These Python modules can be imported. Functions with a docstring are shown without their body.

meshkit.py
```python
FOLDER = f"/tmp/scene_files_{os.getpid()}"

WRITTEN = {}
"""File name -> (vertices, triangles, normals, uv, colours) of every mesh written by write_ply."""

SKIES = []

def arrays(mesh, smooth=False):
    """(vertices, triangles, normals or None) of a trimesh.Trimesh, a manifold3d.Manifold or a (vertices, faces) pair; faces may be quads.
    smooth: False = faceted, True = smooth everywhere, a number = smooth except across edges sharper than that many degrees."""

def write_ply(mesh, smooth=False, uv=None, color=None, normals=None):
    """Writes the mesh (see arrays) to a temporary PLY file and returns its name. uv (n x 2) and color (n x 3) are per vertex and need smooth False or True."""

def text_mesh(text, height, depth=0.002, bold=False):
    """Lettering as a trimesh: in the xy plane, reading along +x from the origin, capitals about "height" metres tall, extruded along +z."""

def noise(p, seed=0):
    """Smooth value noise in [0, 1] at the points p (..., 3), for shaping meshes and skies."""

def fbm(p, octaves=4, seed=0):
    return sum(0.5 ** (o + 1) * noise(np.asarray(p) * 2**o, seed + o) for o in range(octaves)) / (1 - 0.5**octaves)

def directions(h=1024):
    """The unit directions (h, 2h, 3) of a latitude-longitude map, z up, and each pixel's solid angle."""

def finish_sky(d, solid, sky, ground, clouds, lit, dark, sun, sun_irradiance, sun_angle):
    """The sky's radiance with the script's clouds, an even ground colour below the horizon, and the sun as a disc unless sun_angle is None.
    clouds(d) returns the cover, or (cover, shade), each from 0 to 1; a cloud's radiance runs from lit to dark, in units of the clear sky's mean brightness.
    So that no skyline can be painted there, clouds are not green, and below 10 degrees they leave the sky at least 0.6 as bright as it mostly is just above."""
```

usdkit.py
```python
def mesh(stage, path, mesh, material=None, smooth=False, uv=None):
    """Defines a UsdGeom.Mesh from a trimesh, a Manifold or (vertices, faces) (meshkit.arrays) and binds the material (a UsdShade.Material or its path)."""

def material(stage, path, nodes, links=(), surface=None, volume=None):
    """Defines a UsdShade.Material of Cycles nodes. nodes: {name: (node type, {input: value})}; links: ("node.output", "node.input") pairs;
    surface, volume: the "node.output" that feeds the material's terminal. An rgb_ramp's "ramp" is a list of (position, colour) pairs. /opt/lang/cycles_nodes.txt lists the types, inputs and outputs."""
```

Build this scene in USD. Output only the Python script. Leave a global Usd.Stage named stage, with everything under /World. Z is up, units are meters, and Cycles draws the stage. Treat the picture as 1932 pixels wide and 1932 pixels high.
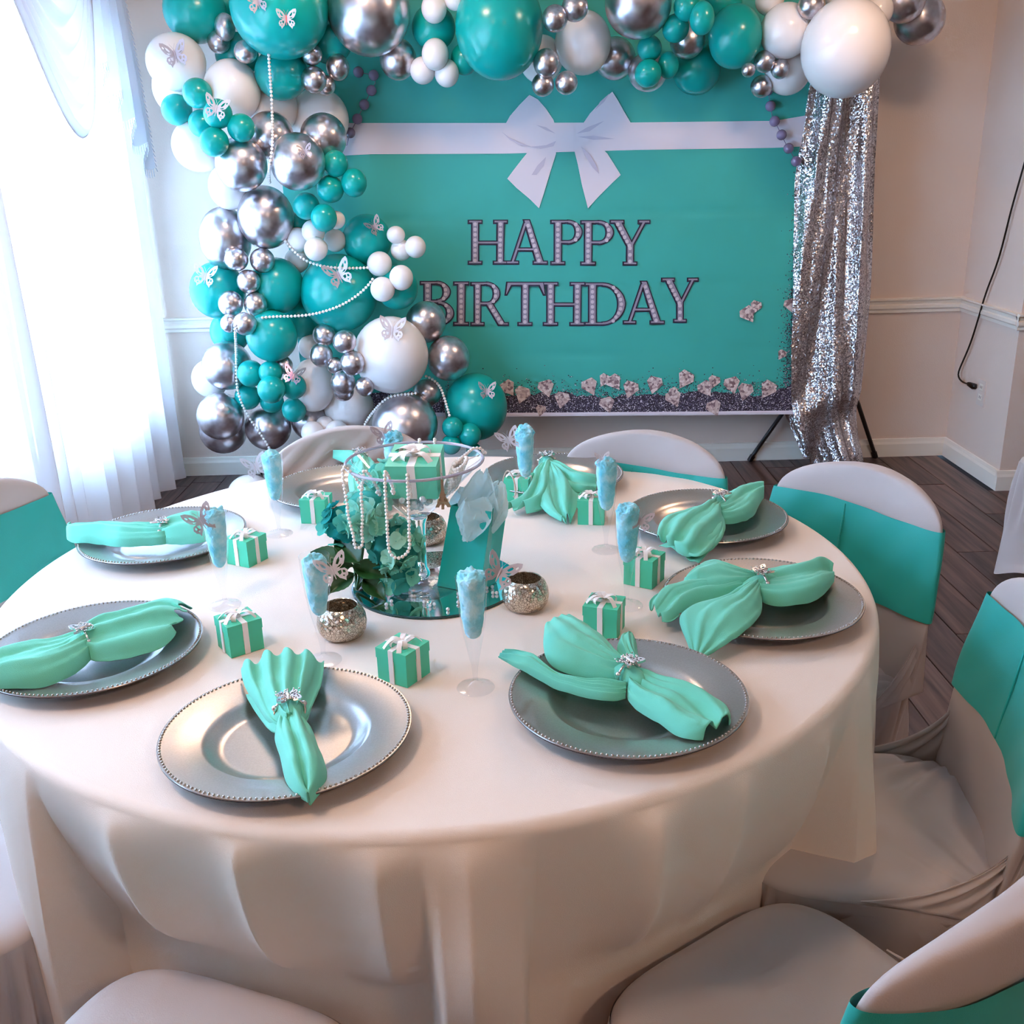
import math, random
import numpy as np, trimesh, usdkit, meshkit
from pxr import Usd, UsdGeom, UsdLux, UsdShade, Sdf, Gf
from shapely.geometry import Polygon, Point, LineString, box as sbox
from shapely.ops import unary_union
from scipy.interpolate import CubicSpline

stage = Usd.Stage.CreateInMemory()
UsdGeom.SetStageUpAxis(stage, UsdGeom.Tokens.z)
UsdGeom.SetStageMetersPerUnit(stage, 1.0)
world = UsdGeom.Xform.Define(stage, '/World')
stage.SetDefaultPrim(world.GetPrim())
PI = math.pi

# ---------------------------------------------------------------- camera
CAM_POS, PITCH, ROLL, FOCAL_PX = np.array([0, 0, 1.496]), math.radians(19.32), math.radians(-1.571), 1900.0
Fv = np.array([0, math.cos(PITCH), -math.sin(PITCH)])
R0 = np.array([1.0, 0, 0]); U0 = np.cross(R0, Fv)
Rv = math.cos(ROLL) * R0 + math.sin(ROLL) * U0
Uv = -math.sin(ROLL) * R0 + math.cos(ROLL) * U0
cam = UsdGeom.Camera.Define(stage, '/World/camera')
M = np.eye(4); M[0, :3] = Rv; M[1, :3] = Uv; M[2, :3] = -Fv; M[3, :3] = CAM_POS
cam.AddTransformOp().Set(Gf.Matrix4d(*M.flatten().tolist()))
cam.CreateHorizontalApertureAttr(36.0); cam.CreateVerticalApertureAttr(36.0)
cam.CreateFocalLengthAttr(36.0 * FOCAL_PX / 1932.0)
cam.CreateClippingRangeAttr(Gf.Vec2f(0.02, 100.0))
cam.CreateExposureAttr(0.9)

# ---------------------------------------------------------------- daylight: an overcast sky seen through the windows
dome = UsdLux.DomeLight.Define(stage, '/World/sky')
dome.CreateIntensityAttr(4.3)
dome.CreateColorAttr(Gf.Vec3f(0.38, 0.64, 1.0))
LAMP_STRENGTH = 34.0

# ---------------------------------------------------------------- helpers
used = {}
def path_for(name, parent='/World'):
    k = (str(parent), name); n = used.get(k, 0); used[k] = n + 1
    return f'{parent}/{name}' + (f'_{n:03d}' if n else '')

def keys(prim, label=None, cat=None, group=None, kind=None):
    for k, v in (('label', label), ('category', cat), ('group', group), ('kind', kind)):
        if v is not None: prim.SetCustomDataByKey(k, v)
    return prim

def mat4(loc=(0, 0, 0), rotz=0.0, rot=None, scale=1.0):
    m = np.eye(4)
    if rot is None:
        c, s = math.cos(rotz), math.sin(rotz); rot = np.array([[c, -s, 0], [s, c, 0], [0, 0, 1]])
    m[:3, :3] = np.asarray(rot) @ np.diag(np.broadcast_to(scale, 3)); m[:3, 3] = loc
    return m

def place(prim, m):
    x = UsdGeom.Xformable(prim); x.ClearXformOpOrder()
    x.AddTransformOp().Set(Gf.Matrix4d(*np.asarray(m).T.flatten().tolist()))

def thing(name, label, cat, m=None, group=None, kind=None):
    p = UsdGeom.Xform.Define(stage, path_for(name)).GetPrim()
    if m is not None: place(p, m)
    return keys(p, label, cat, group, kind)

def obj(name, mesh, material, parent=None, smooth=35, kind=None, label=None):
    pth = path_for(name, str(parent.GetPath()) if parent else '/World')
    p = usdkit.mesh(stage, pth, mesh, material, smooth=smooth).GetPrim()
    return keys(p, label, None, None, kind)

def struct(name, mesh, material, parent=None, smooth=False):
    return obj(name, mesh, material, parent, smooth, None if parent else 'structure')

def dup(first, name, m, label, cat=None, group=None):
    p = UsdGeom.Xform.Define(stage, path_for(name)).GetPrim()
    p.GetReferences().AddInternalReference(first.GetPath()); p.SetInstanceable(True)
    place(p, m)
    d = first.GetCustomData()
    return keys(p, label, cat or d.get('category'), group or d.get('group'))

cat_ = trimesh.util.concatenate
def bx(x0, x1, y0, y1, z0, z1):
    m = trimesh.creation.box([x1 - x0, y1 - y0, z1 - z0]); m.apply_translation([(x0 + x1) / 2, (y0 + y1) / 2, (z0 + z1) / 2]); return m

def lathe(prof, n=48, closed=False):
    """prof: (r, z) pairs; a surface of revolution about z."""
    prof = np.asarray(prof, float); k = len(prof)
    a = np.linspace(0, 2 * PI, n, endpoint=False)
    v = np.stack([prof[:, None, 0] * np.cos(a), prof[:, None, 0] * np.sin(a), np.repeat(prof[:, None, 1], n, 1)], -1).reshape(-1, 3)
    f = []
    rows = range(k if closed else k - 1)
    i = np.arange(n); j = (i + 1) % n
    for r in rows:
        b = ((r + 1) % k) * n; t = r * n
        f.append(np.stack([t + i, t + j, b + j, b + i], 1))
    f = np.vstack(f)[:, ::-1]
    f = np.vstack([f[:, [0, 1, 2]], f[:, [0, 2, 3]]])
    m = trimesh.Trimesh(v, f, process=False)
    ar = m.area_faces > 1e-12
    m.update_faces(ar); m.merge_vertices(); return m

def grid(P, closed_u=False):
    """P: (m, n, 3) points to a surface."""
    m, n = P.shape[:2]
    idx = np.arange(m * n).reshape(m, n)
    if closed_u: idx = np.concatenate([idx, idx[:, :1]], 1)
    q = np.stack([idx[:-1, :-1], idx[:-1, 1:], idx[1:, 1:], idx[1:, :-1]], -1).reshape(-1, 4)
    return trimesh.Trimesh(P.reshape(-1, 3), np.vstack([q[:, [0, 1, 2]], q[:, [0, 2, 3]]]), process=False)

def shell(P, t):
    """a thin sheet of thickness t from the grid P, its rim closed."""
    m, n = P.shape[:2]
    du = np.gradient(P, axis=1); dv = np.gradient(P, axis=0)
    N = np.cross(du, dv); N /= np.linalg.norm(N, axis=-1, keepdims=True) + 1e-12
    Q = P - N * t
    a = grid(P); b = grid(Q); b.faces = b.faces[:, ::-1]
    idx = np.arange(m * n).reshape(m, n)
    rim = np.concatenate([idx[0, :], idx[1:, -1], idx[-1, -2::-1], idx[-2:0:-1, 0]])
    nx = np.roll(rim, -1); o = m * n
    side = np.vstack([np.stack([rim, rim + o, nx + o], 1), np.stack([rim, nx + o, nx], 1)])
    return trimesh.Trimesh(np.vstack([a.vertices, b.vertices]), np.vstack([a.faces, b.faces + o, side]), process=False)

def tube(pts, r, n=8, cap=True):
    pts = np.asarray(pts, float); k = len(pts)
    r = np.broadcast_to(r, k)
    T = np.gradient(pts, axis=0); T /= np.linalg.norm(T, axis=1, keepdims=True) + 1e-12
    ref = np.array([0, 0, 1.0]) if abs(T[0, 2]) < .9 else np.array([1.0, 0, 0])
    rings = []; u = np.cross(ref, T[0]); u /= np.linalg.norm(u)
    for i in range(k):
        u = u - T[i] * (u @ T[i]); u /= np.linalg.norm(u) + 1e-12; w = np.cross(T[i], u)
        a = np.linspace(0, 2 * PI, n, endpoint=False)
        rings.append(pts[i] + r[i] * (np.cos(a)[:, None] * u + np.sin(a)[:, None] * w))
    m = grid(np.array(rings), True)
    if cap:
        v = np.vstack([m.vertices, pts[0], pts[-1]]); o = k * n; i = np.arange(n); j = (i + 1) % n
        f = np.vstack([m.faces, np.stack([j, i, np.full(n, o)], 1), np.stack([i + o - n, j + o - n, np.full(n, o + 1)], 1)])
        m = trimesh.Trimesh(v, f, process=False)
    return m

def spline(pts, n):
    pts = np.asarray(pts, float)
    d = np.r_[0, np.cumsum(np.linalg.norm(np.diff(pts, axis=0), axis=1))]
    return CubicSpline(d / d[-1], pts)(np.linspace(0, 1, n)) if len(pts) > 2 else pts[0] + (pts[-1] - pts[0]) * np.linspace(0, 1, n)[:, None]

def resample(pts, step):
    pts = np.asarray(pts, float); d = np.r_[0, np.cumsum(np.linalg.norm(np.diff(pts, axis=0), axis=1))]
    s = np.arange(0, d[-1], step)
    return np.stack([np.interp(s, d, pts[:, k]) for k in range(3)], 1)

def spheres(pts, r, sub=1):
    b = trimesh.creation.icosphere(subdivisions=sub, radius=1.0)
    pts = np.asarray(pts, float); r = np.broadcast_to(r, len(pts)); nv = len(b.vertices)
    v = (pts[:, None, :] + r[:, None, None] * b.vertices[None]).reshape(-1, 3)
    f = (b.faces[None] + nv * np.arange(len(pts))[:, None, None]).reshape(-1, 3)
    return trimesh.Trimesh(v, f, process=False)

def sm(a, b, x):
    t = np.clip((x - a) / (b - a), 0, 1); return t * t * (3 - 2 * t)

def extrude(poly, d):
    gs = getattr(poly, 'geoms', [poly])
    return cat_([trimesh.creation.extrude_polygon(g, d, engine='earcut') for g in gs if g.area > 1e-9])

def srgb(r, g, b):
    c = np.array([r, g, b]) / 255.0
    return tuple(np.where(c <= .04045, c / 12.92, ((c + .055) / 1.055) ** 2.4).tolist())

# ---------------------------------------------------------------- materials
def MT(name, nodes, links=(), surface='p.BSDF'):
    return usdkit.material(stage, '/World/Looks/' + name, nodes, links, surface=surface)

def plain(name, col, rough=.5, **k):
    return MT(name, {'p': ('principled_bsdf', {'base_color': col, 'roughness': rough, **k})})

def mottled(name, c1, c2, scale, rough=.6, bump=0.0, bscale=None, obj_space=False, **k):
    n = {'g': ('texture_coordinate', {}) if obj_space else ('geometry', {}), 'n': ('noise_texture', {'scale': scale, 'detail': 4}), 'm': ('mix_color', {'a': c1, 'b': c2}), 'p': ('principled_bsdf', {'roughness': rough, **k})}
    src = 'g.object' if obj_space else 'g.position'
    l = [(src, 'n.vector'), ('n.fac', 'm.fac'), ('m.result', 'p.base_color')]
    if bump:
        n['n2'] = ('noise_texture', {'scale': bscale or scale * 6, 'detail': 2}); n['b'] = ('bump', {'strength': bump, 'distance': .002})
        l += [(src, 'n2.vector'), ('n2.fac', 'b.height'), ('b.normal', 'p.normal')]
    return MT(name, n, l)

K = {}
K['wall'] = mottled('wall_paint', srgb(230, 210, 196), srgb(223, 203, 190), 3.0, .75, .25, 160)
K['trim'] = plain('trim_paint', srgb(236, 228, 216), .4)
K['ceiling'] = plain('ceiling_paint', srgb(225, 218, 208), .8)
K['subfloor'] = plain('subfloor', srgb(40, 34, 32), .7)
for i, (a, b) in enumerate([((86, 66, 62), (36, 27, 27)), ((100, 79, 74), (46, 35, 34)), ((74, 57, 55), (32, 24, 24))]):
    K[f'plank{i}'] = MT(f'dark_wood_{i}', {'g': ('texture_coordinate', {}), 'o': ('object_info', {}), 'mp': ('mapping', {'scale': (26, 1.6, 10)}), 'n': ('noise_texture', {'dimensions': '4D', 'scale': 1.5, 'detail': 6, 'distortion': .6}), 'r': ('rgb_ramp', {'ramp': [(.3, srgb(*b)), (.52, srgb(*a)), (.72, srgb(a[0] + 26, a[1] + 22, a[2] + 18))]}), 'w': ('math', {'math_type': 'multiply', 'value2': 37.0}), 'bp': ('bump', {'strength': .3, 'distance': .001}), 'p': ('principled_bsdf', {'roughness': .42})},
        [('g.object', 'mp.vector'), ('mp.vector', 'n.vector'), ('o.random', 'w.value1'), ('w.value', 'n.w'), ('n.fac', 'r.fac'), ('r.color', 'p.base_color'), ('n.fac', 'bp.height'), ('bp.normal', 'p.normal')])
def cloth(name, col, col2=None, rough=.8, weave=900, bump=.25, **k):
    return mottled(name, col, col2 or col, 5.0, rough, bump, weave, True, **{'sheen_weight': .15, **k})
K['linen'] = cloth('white_table_linen', srgb(236, 217, 203), srgb(231, 211, 196))
K['spandex'] = cloth('white_chair_cover_spandex', srgb(190, 176, 171), srgb(182, 167, 162), .6, 500, .1)
K['sash'] = cloth('teal_sash_fabric', srgb(28, 172, 160), srgb(22, 160, 148), .5, 700, .15)
K['napkin'] = cloth('mint_napkin_cloth', srgb(112, 208, 182), srgb(104, 200, 172), .8, 1200, .25)
K['teal'] = plain('teal_balloon_latex', srgb(6, 162, 152), .22, specular_ior_level=.45, subsurface_weight=0.0)
K['white'] = plain('white_balloon_latex', srgb(236, 228, 224), .2, specular_ior_level=.45)
K['chrome'] = MT('chrome_balloon_latex', {'g': ('texture_coordinate', {}), 'n': ('noise_texture', {'scale': 2.0, 'detail': 2}), 'r': ('map_range', {'from_min': .3, 'from_max': .7, 'to_min': .25, 'to_max': .33}), 'p': ('principled_bsdf', {'base_color': srgb(206, 200, 204), 'metallic': 1.0})}, [('g.object', 'n.vector'), ('n.fac', 'r.value'), ('r.result', 'p.roughness')])
K['pearl'] = plain('pearl', srgb(240, 232, 226), .18, coat_weight=.6)
K['greypearl'] = plain('lavender_pearl', srgb(134, 116, 148), .25, coat_weight=.5)
K['silver'] = plain('polished_silver', srgb(226, 218, 216), .16, metallic=1.0)
K['charger'] = MT('silver_charger', {'g': ('geometry', {}), 'n': ('noise_texture', {'scale': 420, 'detail': 2}), 'm': ('mix_color', {'a': srgb(164, 157, 153), 'b': srgb(186, 179, 175)}), 'p': ('principled_bsdf', {'metallic': .9, 'roughness': .31, 'coat_weight': .4, 'coat_roughness': .06})}, [('g.position', 'n.vector'), ('n.fac', 'm.fac'), ('m.result', 'p.base_color')])
K['chargerunder'] = plain('charger_underside', srgb(52, 48, 56), .5)
K['giftbox'] = plain('mint_gift_card', srgb(72, 196, 156), .5)
K['giftbig'] = plain('mint_gift_card_light', srgb(96, 206, 172), .5)
K['ribbon'] = plain('white_satin_ribbon', srgb(236, 226, 220), .35, sheen_weight=.3)
K['bag'] = plain('teal_gift_bag_paper', srgb(12, 180, 172), .35)
K['tissue'] = MT('pale_blue_tissue', {'d': ('diffuse_bsdf', {'color': srgb(216, 242, 248)}), 't': ('translucent_bsdf', {'color': srgb(216, 242, 248)}), 'x': ('mix_closure', {'fac': .4})}, [('d.BSDF', 'x.closure1'), ('t.BSDF', 'x.closure2')], 'x.closure')
K['candy'] = MT('blue_candy_floss', {'g': ('texture_coordinate', {}), 'n': ('noise_texture', {'scale': 38, 'detail': 3}), 'r': ('rgb_ramp', {'ramp': [(.3, srgb(88, 196, 220)), (.5, srgb(140, 216, 232)), (.72, srgb(206, 238, 244))]}), 'n2': ('noise_texture', {'scale': 160, 'detail': 3}), 'b': ('bump', {'strength': .6, 'distance': .004}), 'p': ('principled_bsdf', {'roughness': .9, 'sheen_weight': .4})}, [('g.object', 'n.vector'), ('n.fac', 'r.fac'), ('r.color', 'p.base_color'), ('g.object', 'n2.vector'), ('n2.fac', 'b.height'), ('b.normal', 'p.normal')])
def clear(name, tint, rough=.03, ior=1.45, edge=.25):
    return MT(name, {'t': ('transparent_bsdf', {'color': tint}), 'g': ('glossy_bsdf', {'color': (.9, .9, .92), 'roughness': rough}), 'f': ('layer_weight', {}), 'w': ('math', {'math_type': 'power', 'value2': 3.5}), 'q': ('math', {'math_type': 'multiply_add', 'value2': edge, 'value3': .035}), 'x': ('mix_closure', {})}, [('f.facing', 'w.value1'), ('w.value', 'q.value1'), ('q.value', 'x.fac'), ('t.BSDF', 'x.closure1'), ('g.BSDF', 'x.closure2')], 'x.closure')
K['flute'] = clear('clear_plastic', (.975, .98, .985), .08, 1.3, .30)
K['martini'] = clear('clear_glass', (.94, .955, .975), .04, 1.42, .95)
K['pane'] = clear('window_pane', (.96, .98, .98), .01, 1.4)
K['solidglass'] = plain('solid_clear_glass', (1, 1, 1), .02, transmission_weight=1.0, ior=1.4)
K['mirror'] = plain('mirror_glass', (.82, .86, .86), .015, metallic=1.0)
K['mirroredge'] = plain('mirror_edge', srgb(20, 60, 58), .2)
K['crystal'] = plain('clear_acrylic_crystal', srgb(236, 236, 240), .05, metallic=.4)
K['charm'] = plain('pewter_charm', srgb(196, 176, 150), .3, metallic=1.0)
K['petal'] = MT('mint_petal', {'o': ('object_info', {}), 'm': ('mix_color', {'a': srgb(120, 212, 188), 'b': srgb(182, 234, 216)}), 'd': ('diffuse_bsdf', {}), 't': ('translucent_bsdf', {}), 'x': ('mix_closure', {'fac': .3})}, [('o.random', 'm.fac'), ('m.result', 'd.color'), ('m.result', 't.color'), ('d.BSDF', 'x.closure1'), ('t.BSDF', 'x.closure2')], 'x.closure')
K['petaldark'] = MT('teal_petal', {'o': ('object_info', {}), 'm': ('mix_color', {'a': srgb(30, 146, 144), 'b': srgb(96, 196, 178)}), 'd': ('diffuse_bsdf', {}), 't': ('translucent_bsdf', {}), 'x': ('mix_closure', {'fac': .3})}, [('o.random', 'm.fac'), ('m.result', 'd.color'), ('m.result', 't.color'), ('d.BSDF', 'x.closure1'), ('t.BSDF', 'x.closure2')], 'x.closure')
K['leaf'] = mottled('dark_green_leaf', srgb(22, 66, 34), srgb(48, 96, 44), 60, .4)
K['mosaic'] = MT('silver_mosaic_glass', {'g': ('texture_coordinate', {}), 'v': ('voronoi_texture', {'scale': 230}), 'e': ('voronoi_texture', {'feature': 'distance_to_edge', 'scale': 230}), 'q': ('math', {'math_type': 'less_than', 'value2': .06}), 's': ('vector_math', {'math_type': 'subtract', 'vector2': (.5, .5, .5)}), 'k': ('vector_math', {'math_type': 'scale', 'scale': .55}), 'gn': ('geometry', {}), 'a': ('vector_math', {'math_type': 'add'}), 'nn': ('vector_math', {'math_type': 'normalize'}), 'c': ('mix_color', {'a': srgb(218, 206, 188), 'b': srgb(120, 108, 96)}), 'p': ('principled_bsdf', {'metallic': .85, 'roughness': .2})},
    [('g.object', 'v.vector'), ('g.object', 'e.vector'), ('e.distance', 'q.value1'), ('v.color', 's.vector1'), ('s.vector', 'k.vector1'), ('k.vector', 'a.vector1'), ('gn.normal', 'a.vector2'), ('a.vector', 'nn.vector1'), ('nn.vector', 'p.normal'), ('q.value', 'c.fac'), ('c.result', 'p.base_color')])
K['wax'] = plain('dark_votive_inside', srgb(96, 84, 70), .5)
K['sequin'] = MT('silver_sequin_fabric', {'g': ('geometry', {}), 'v': ('voronoi_texture', {'scale': 185}), 's': ('vector_math', {'math_type': 'subtract', 'vector2': (.5, .5, .5)}), 'k': ('vector_math', {'math_type': 'scale', 'scale': .62}), 'a': ('vector_math', {'math_type': 'add'}), 'nn': ('vector_math', {'math_type': 'normalize'}), 'r': ('separate_xyz', {}), 'c': ('mix_color', {'a': srgb(150, 142, 144), 'b': srgb(240, 234, 234)}), 'p': ('principled_bsdf', {'metallic': .9, 'roughness': .2})},
    [('g.position', 'v.vector'), ('v.color', 's.vector1'), ('s.vector', 'k.vector1'), ('k.vector', 'a.vector1'), ('g.normal', 'a.vector2'), ('a.vector', 'nn.vector1'), ('nn.vector', 'p.normal'), ('v.color', 'r.vector'), ('r.x', 'c.fac'), ('c.result', 'p.base_color')])
K['banner'] = mottled('teal_banner_print', srgb(64, 182, 168), srgb(54, 170, 158), 2.5, .6, .12, 500)
K['pwhite'] = plain('white_banner_ink', srgb(226, 218, 226), .6)
K['pcrease'] = plain('grey_crease_ink', srgb(200, 192, 208), .6)
K['pdark'] = plain('navy_letter_ink', srgb(40, 40, 66), .6)
K['pface'] = plain('lilac_letter_ink', srgb(150, 140, 156), .6)
K['pgem'] = plain('pale_gem_ink', srgb(206, 192, 200), .5)
K['pdiamond'] = MT('diamond_ink', {'g': ('geometry', {}), 'v': ('voronoi_texture', {'scale': 95}), 'r': ('rgb_ramp', {'interpolate': False, 'ramp': [(0, srgb(136, 112, 116)), (.22, srgb(206, 184, 178)), (.55, srgb(180, 156, 154)), (.75, srgb(226, 210, 206))]}), 'x': ('separate_xyz', {}), 'p': ('principled_bsdf', {'roughness': .6})}, [('g.position', 'v.vector'), ('v.color', 'x.vector'), ('x.x', 'r.fac'), ('r.color', 'p.base_color')])
K['pglitter'] = MT('glitter_ink', {'g': ('geometry', {}), 'v': ('voronoi_texture', {'scale': 260}), 'x': ('separate_xyz', {}), 'r': ('rgb_ramp', {'interpolate': False, 'ramp': [(0, srgb(34, 30, 46)), (.45, srgb(66, 60, 82)), (.72, srgb(112, 106, 128)), (.9, srgb(206, 200, 210))]}), 'p': ('principled_bsdf', {'roughness': .6})}, [('g.position', 'v.vector'), ('v.color', 'x.vector'), ('x.x', 'r.fac'), ('r.color', 'p.base_color')])
K['black'] = plain('black_metal', srgb(26, 26, 30), .4)
K['cord'] = plain('black_rubber_cord', srgb(18, 18, 20), .45)
K['plate'] = plain('white_outlet_plastic', srgb(220, 206, 196), .35)
def sheer(name, col, tr, tl):
    return MT(name, {'d': ('diffuse_bsdf', {'color': col}), 't': ('translucent_bsdf', {'color': col}), 'x': ('mix_closure', {'fac': tl}), 'c': ('transparent_bsdf', {'color': (1, 1, 1)}), 'y': ('mix_closure', {'fac': tr})}, [('d.BSDF', 'x.closure1'), ('t.BSDF', 'x.closure2'), ('x.closure', 'y.closure1'), ('c.BSDF', 'y.closure2')], 'y.closure')
K['sheer'] = sheer('sheer_curtain', srgb(240, 236, 238), .10, .50)
K['swag'] = sheer('swag_fabric', srgb(222, 220, 224), .0, .26)
K['butterfly'] = MT('silver_vellum_card', {'t': ('transparent_bsdf', {'color': (1, 1, 1)}), 'p': ('principled_bsdf', {'base_color': srgb(196, 180, 186), 'roughness': .35, 'metallic': .4}), 'x': ('mix_closure', {'fac': .66})}, [('t.BSDF', 'x.closure1'), ('p.BSDF', 'x.closure2')], 'x.closure')
K['butterflywhite'] = MT('white_vellum_card', {'t': ('transparent_bsdf', {'color': (1, 1, 1)}), 'p': ('principled_bsdf', {'base_color': srgb(226, 214, 218), 'roughness': .45}), 'x': ('mix_closure', {'fac': .6})}, [('t.BSDF', 'x.closure1'), ('p.BSDF', 'x.closure2')], 'x.closure')
K['iris'] = plain('iridescent_card', srgb(226, 206, 200), .18, metallic=.7, thin_film_thickness=420.0, thin_film_ior=1.6)
K['pink'] = plain('pink_card', srgb(238, 120, 124), .4)
K['lamp'] = MT('lamp_glass', {'e': ('emission', {'color': (1.0, .68, .47), 'strength': LAMP_STRENGTH})}, (), 'e.emission')
K['brass'] = plain('brushed_nickel', srgb(190, 180, 170), .3, metallic=1.0)

# ---------------------------------------------------------------- the room
YB, XL, XR, YR, XE, YF, HC = 4.98, -1.76, 2.235, 4.39, 4.6, -2.4, 2.5
fl = thing('floor', None, None, kind='structure')
obj('subfloor', bx(XL - .1, XE + .1, YF - .1, YB + .1, -.1, -.012), K['subfloor'], fl, False)
rng = random.Random(3)
PW, PL = .152, 1.22
col = 0; x = XL
while x < 2.6:
    y = .2 - rng.random() * PL; x1 = min(x + PW, 2.62)
    while y < YB:
        y0, y1 = max(y, .2), min(y + PL, YB)
        if y1 - y0 > .05 and not (x > XR and y0 > YR):
            if x1 > XR and y1 > YR: y1 = YR
            d = rng.random() * .0012
            b = bx(x + .0012, x1 - .0012, y0 + .0012, y1 - .0012, -.013, -.0012 + d)
            top = b.vertices[:, 2] > -.005
            c = (b.bounds[0] + b.bounds[1]) / 2
            b.vertices[top, :2] = c[:2] + (b.vertices[top, :2] - c[:2]) * (1 - np.array([.002 / (x1 - x), .002 / (y1 - y0)]))
            obj('plank', b, K[f'plank{rng.randrange(3)}'], fl, False)
        y += PL
    x += PW; col += 1
obj('plank_field', cat_([bx(2.622, XE, YF, YR, -.013, -.001), bx(XL, 2.62, YF, .198, -.013, -.001)]), K['plank0'], fl, False)

struct('ceiling', bx(XL - .1, XE + .1, YF - .1, YB + .1, HC, HC + .1), K['ceiling'])
struct('wall_back', bx(XL - .1, XR + .1, YB, YB + .1, 0, HC), K['wall'])
struct('wall_right', cat_([bx(XR, XR + .1, YR + .1, YB, 0, HC)]), K['wall'])
struct('wall_right_alcove', bx(XR, XE, YR, YR + .1, 0, HC), K['wall'])
struct('wall_far_right', bx(XE, XE + .1, YF, YR + .1, 0, HC), K['wall'])
struct('wall_front', bx(XL - .1, XE + .1, YF - .1, YF, 0, HC), K['wall'])
W = [(.85, 3.30), (3.62, 4.74)]; WZ0, WZ1 = .42, 2.12
parts = [bx(XL - .1, XL, YF, YB, 0, WZ0), bx(XL - .1, XL, YF, YB, WZ1, HC), bx(XL - .1, XL, YF, W[0][0], WZ0, WZ1), bx(XL - .1, XL, W[0][1], W[1][0], WZ0, WZ1), bx(XL - .1, XL, W[1][1], YB, WZ0, WZ1)]
struct('wall_left', cat_(parts), K['wall'])
for n, (a, b) in enumerate(W, 1):
    w = thing(f'window_{n}', None, None, kind='structure')
    x0, x1 = XL - .09, XL - .03
    fr = [bx(x0, x1, a, a + .05, WZ0, WZ1), bx(x0, x1, b - .05, b, WZ0, WZ1), bx(x0, x1, a, b, WZ0, WZ0 + .05), bx(x0, x1, a, b, WZ1 - .05, WZ1)]
    obj('window_frame', cat_(fr), K['trim'], w, False)
    obj('meeting_rail', bx(x0, x1, a + .05, b - .05, 1.25, 1.29), K['trim'], w, False)
    if b - a > 1.5: obj('mullion', bx(x0, x1, (a + b) / 2 - .03, (a + b) / 2 + .03, WZ0 + .05, WZ1 - .05), K['trim'], w, False)
    obj('window_sill', bx(XL - .09, XL + .03, a - .04, b + .04, WZ0 - .03, WZ0), K['trim'], w, False)
    for z0, z1 in ((WZ0 + .05, 1.25), (1.29, WZ1 - .05)):
        obj('pane', bx(x0 + .028, x0 + .032, a + .05, b - .05, z0, z1), K['pane'], w, False)

def moulding(name, p0, p1, prof):
    """a profile (out, z) swept along the wall from p0 to p1; out points to the left of the run."""
    p0, p1 = np.array(p0, float), np.array(p1, float); d = (p1 - p0) / np.linalg.norm(p1 - p0); n = np.array([-d[1], d[0]])
    pr = np.array(prof, float); k = len(pr); v = []
    for p in (p0, p1): v += [[*(p + n * o), z] for o, z in pr]
    i = np.arange(k); j = (i + 1) % k
    f = np.vstack([np.stack([i, j, j + k], 1), np.stack([i, j + k, i + k], 1)])
    caps = [[0, a, a + 1] for a in range(1, k - 1)] + [[k, k + a + 1, k + a] for a in range(1, k - 1)]
    m = trimesh.Trimesh(v, np.vstack([f, caps]), process=False); m.fix_normals(); return struct(name, m, K['trim'])
BASE = [(0, 0), (.016, 0), (.016, .066), (.011, .078), (.008, .092), (0, .094)]
RAIL = [(0, .732), (.012, .735), (.012, .748), (.020, .756), (.020, .770), (.012, .776), (.016, .790), (.024, .796), (.024, .803), (0, .806)]
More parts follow.
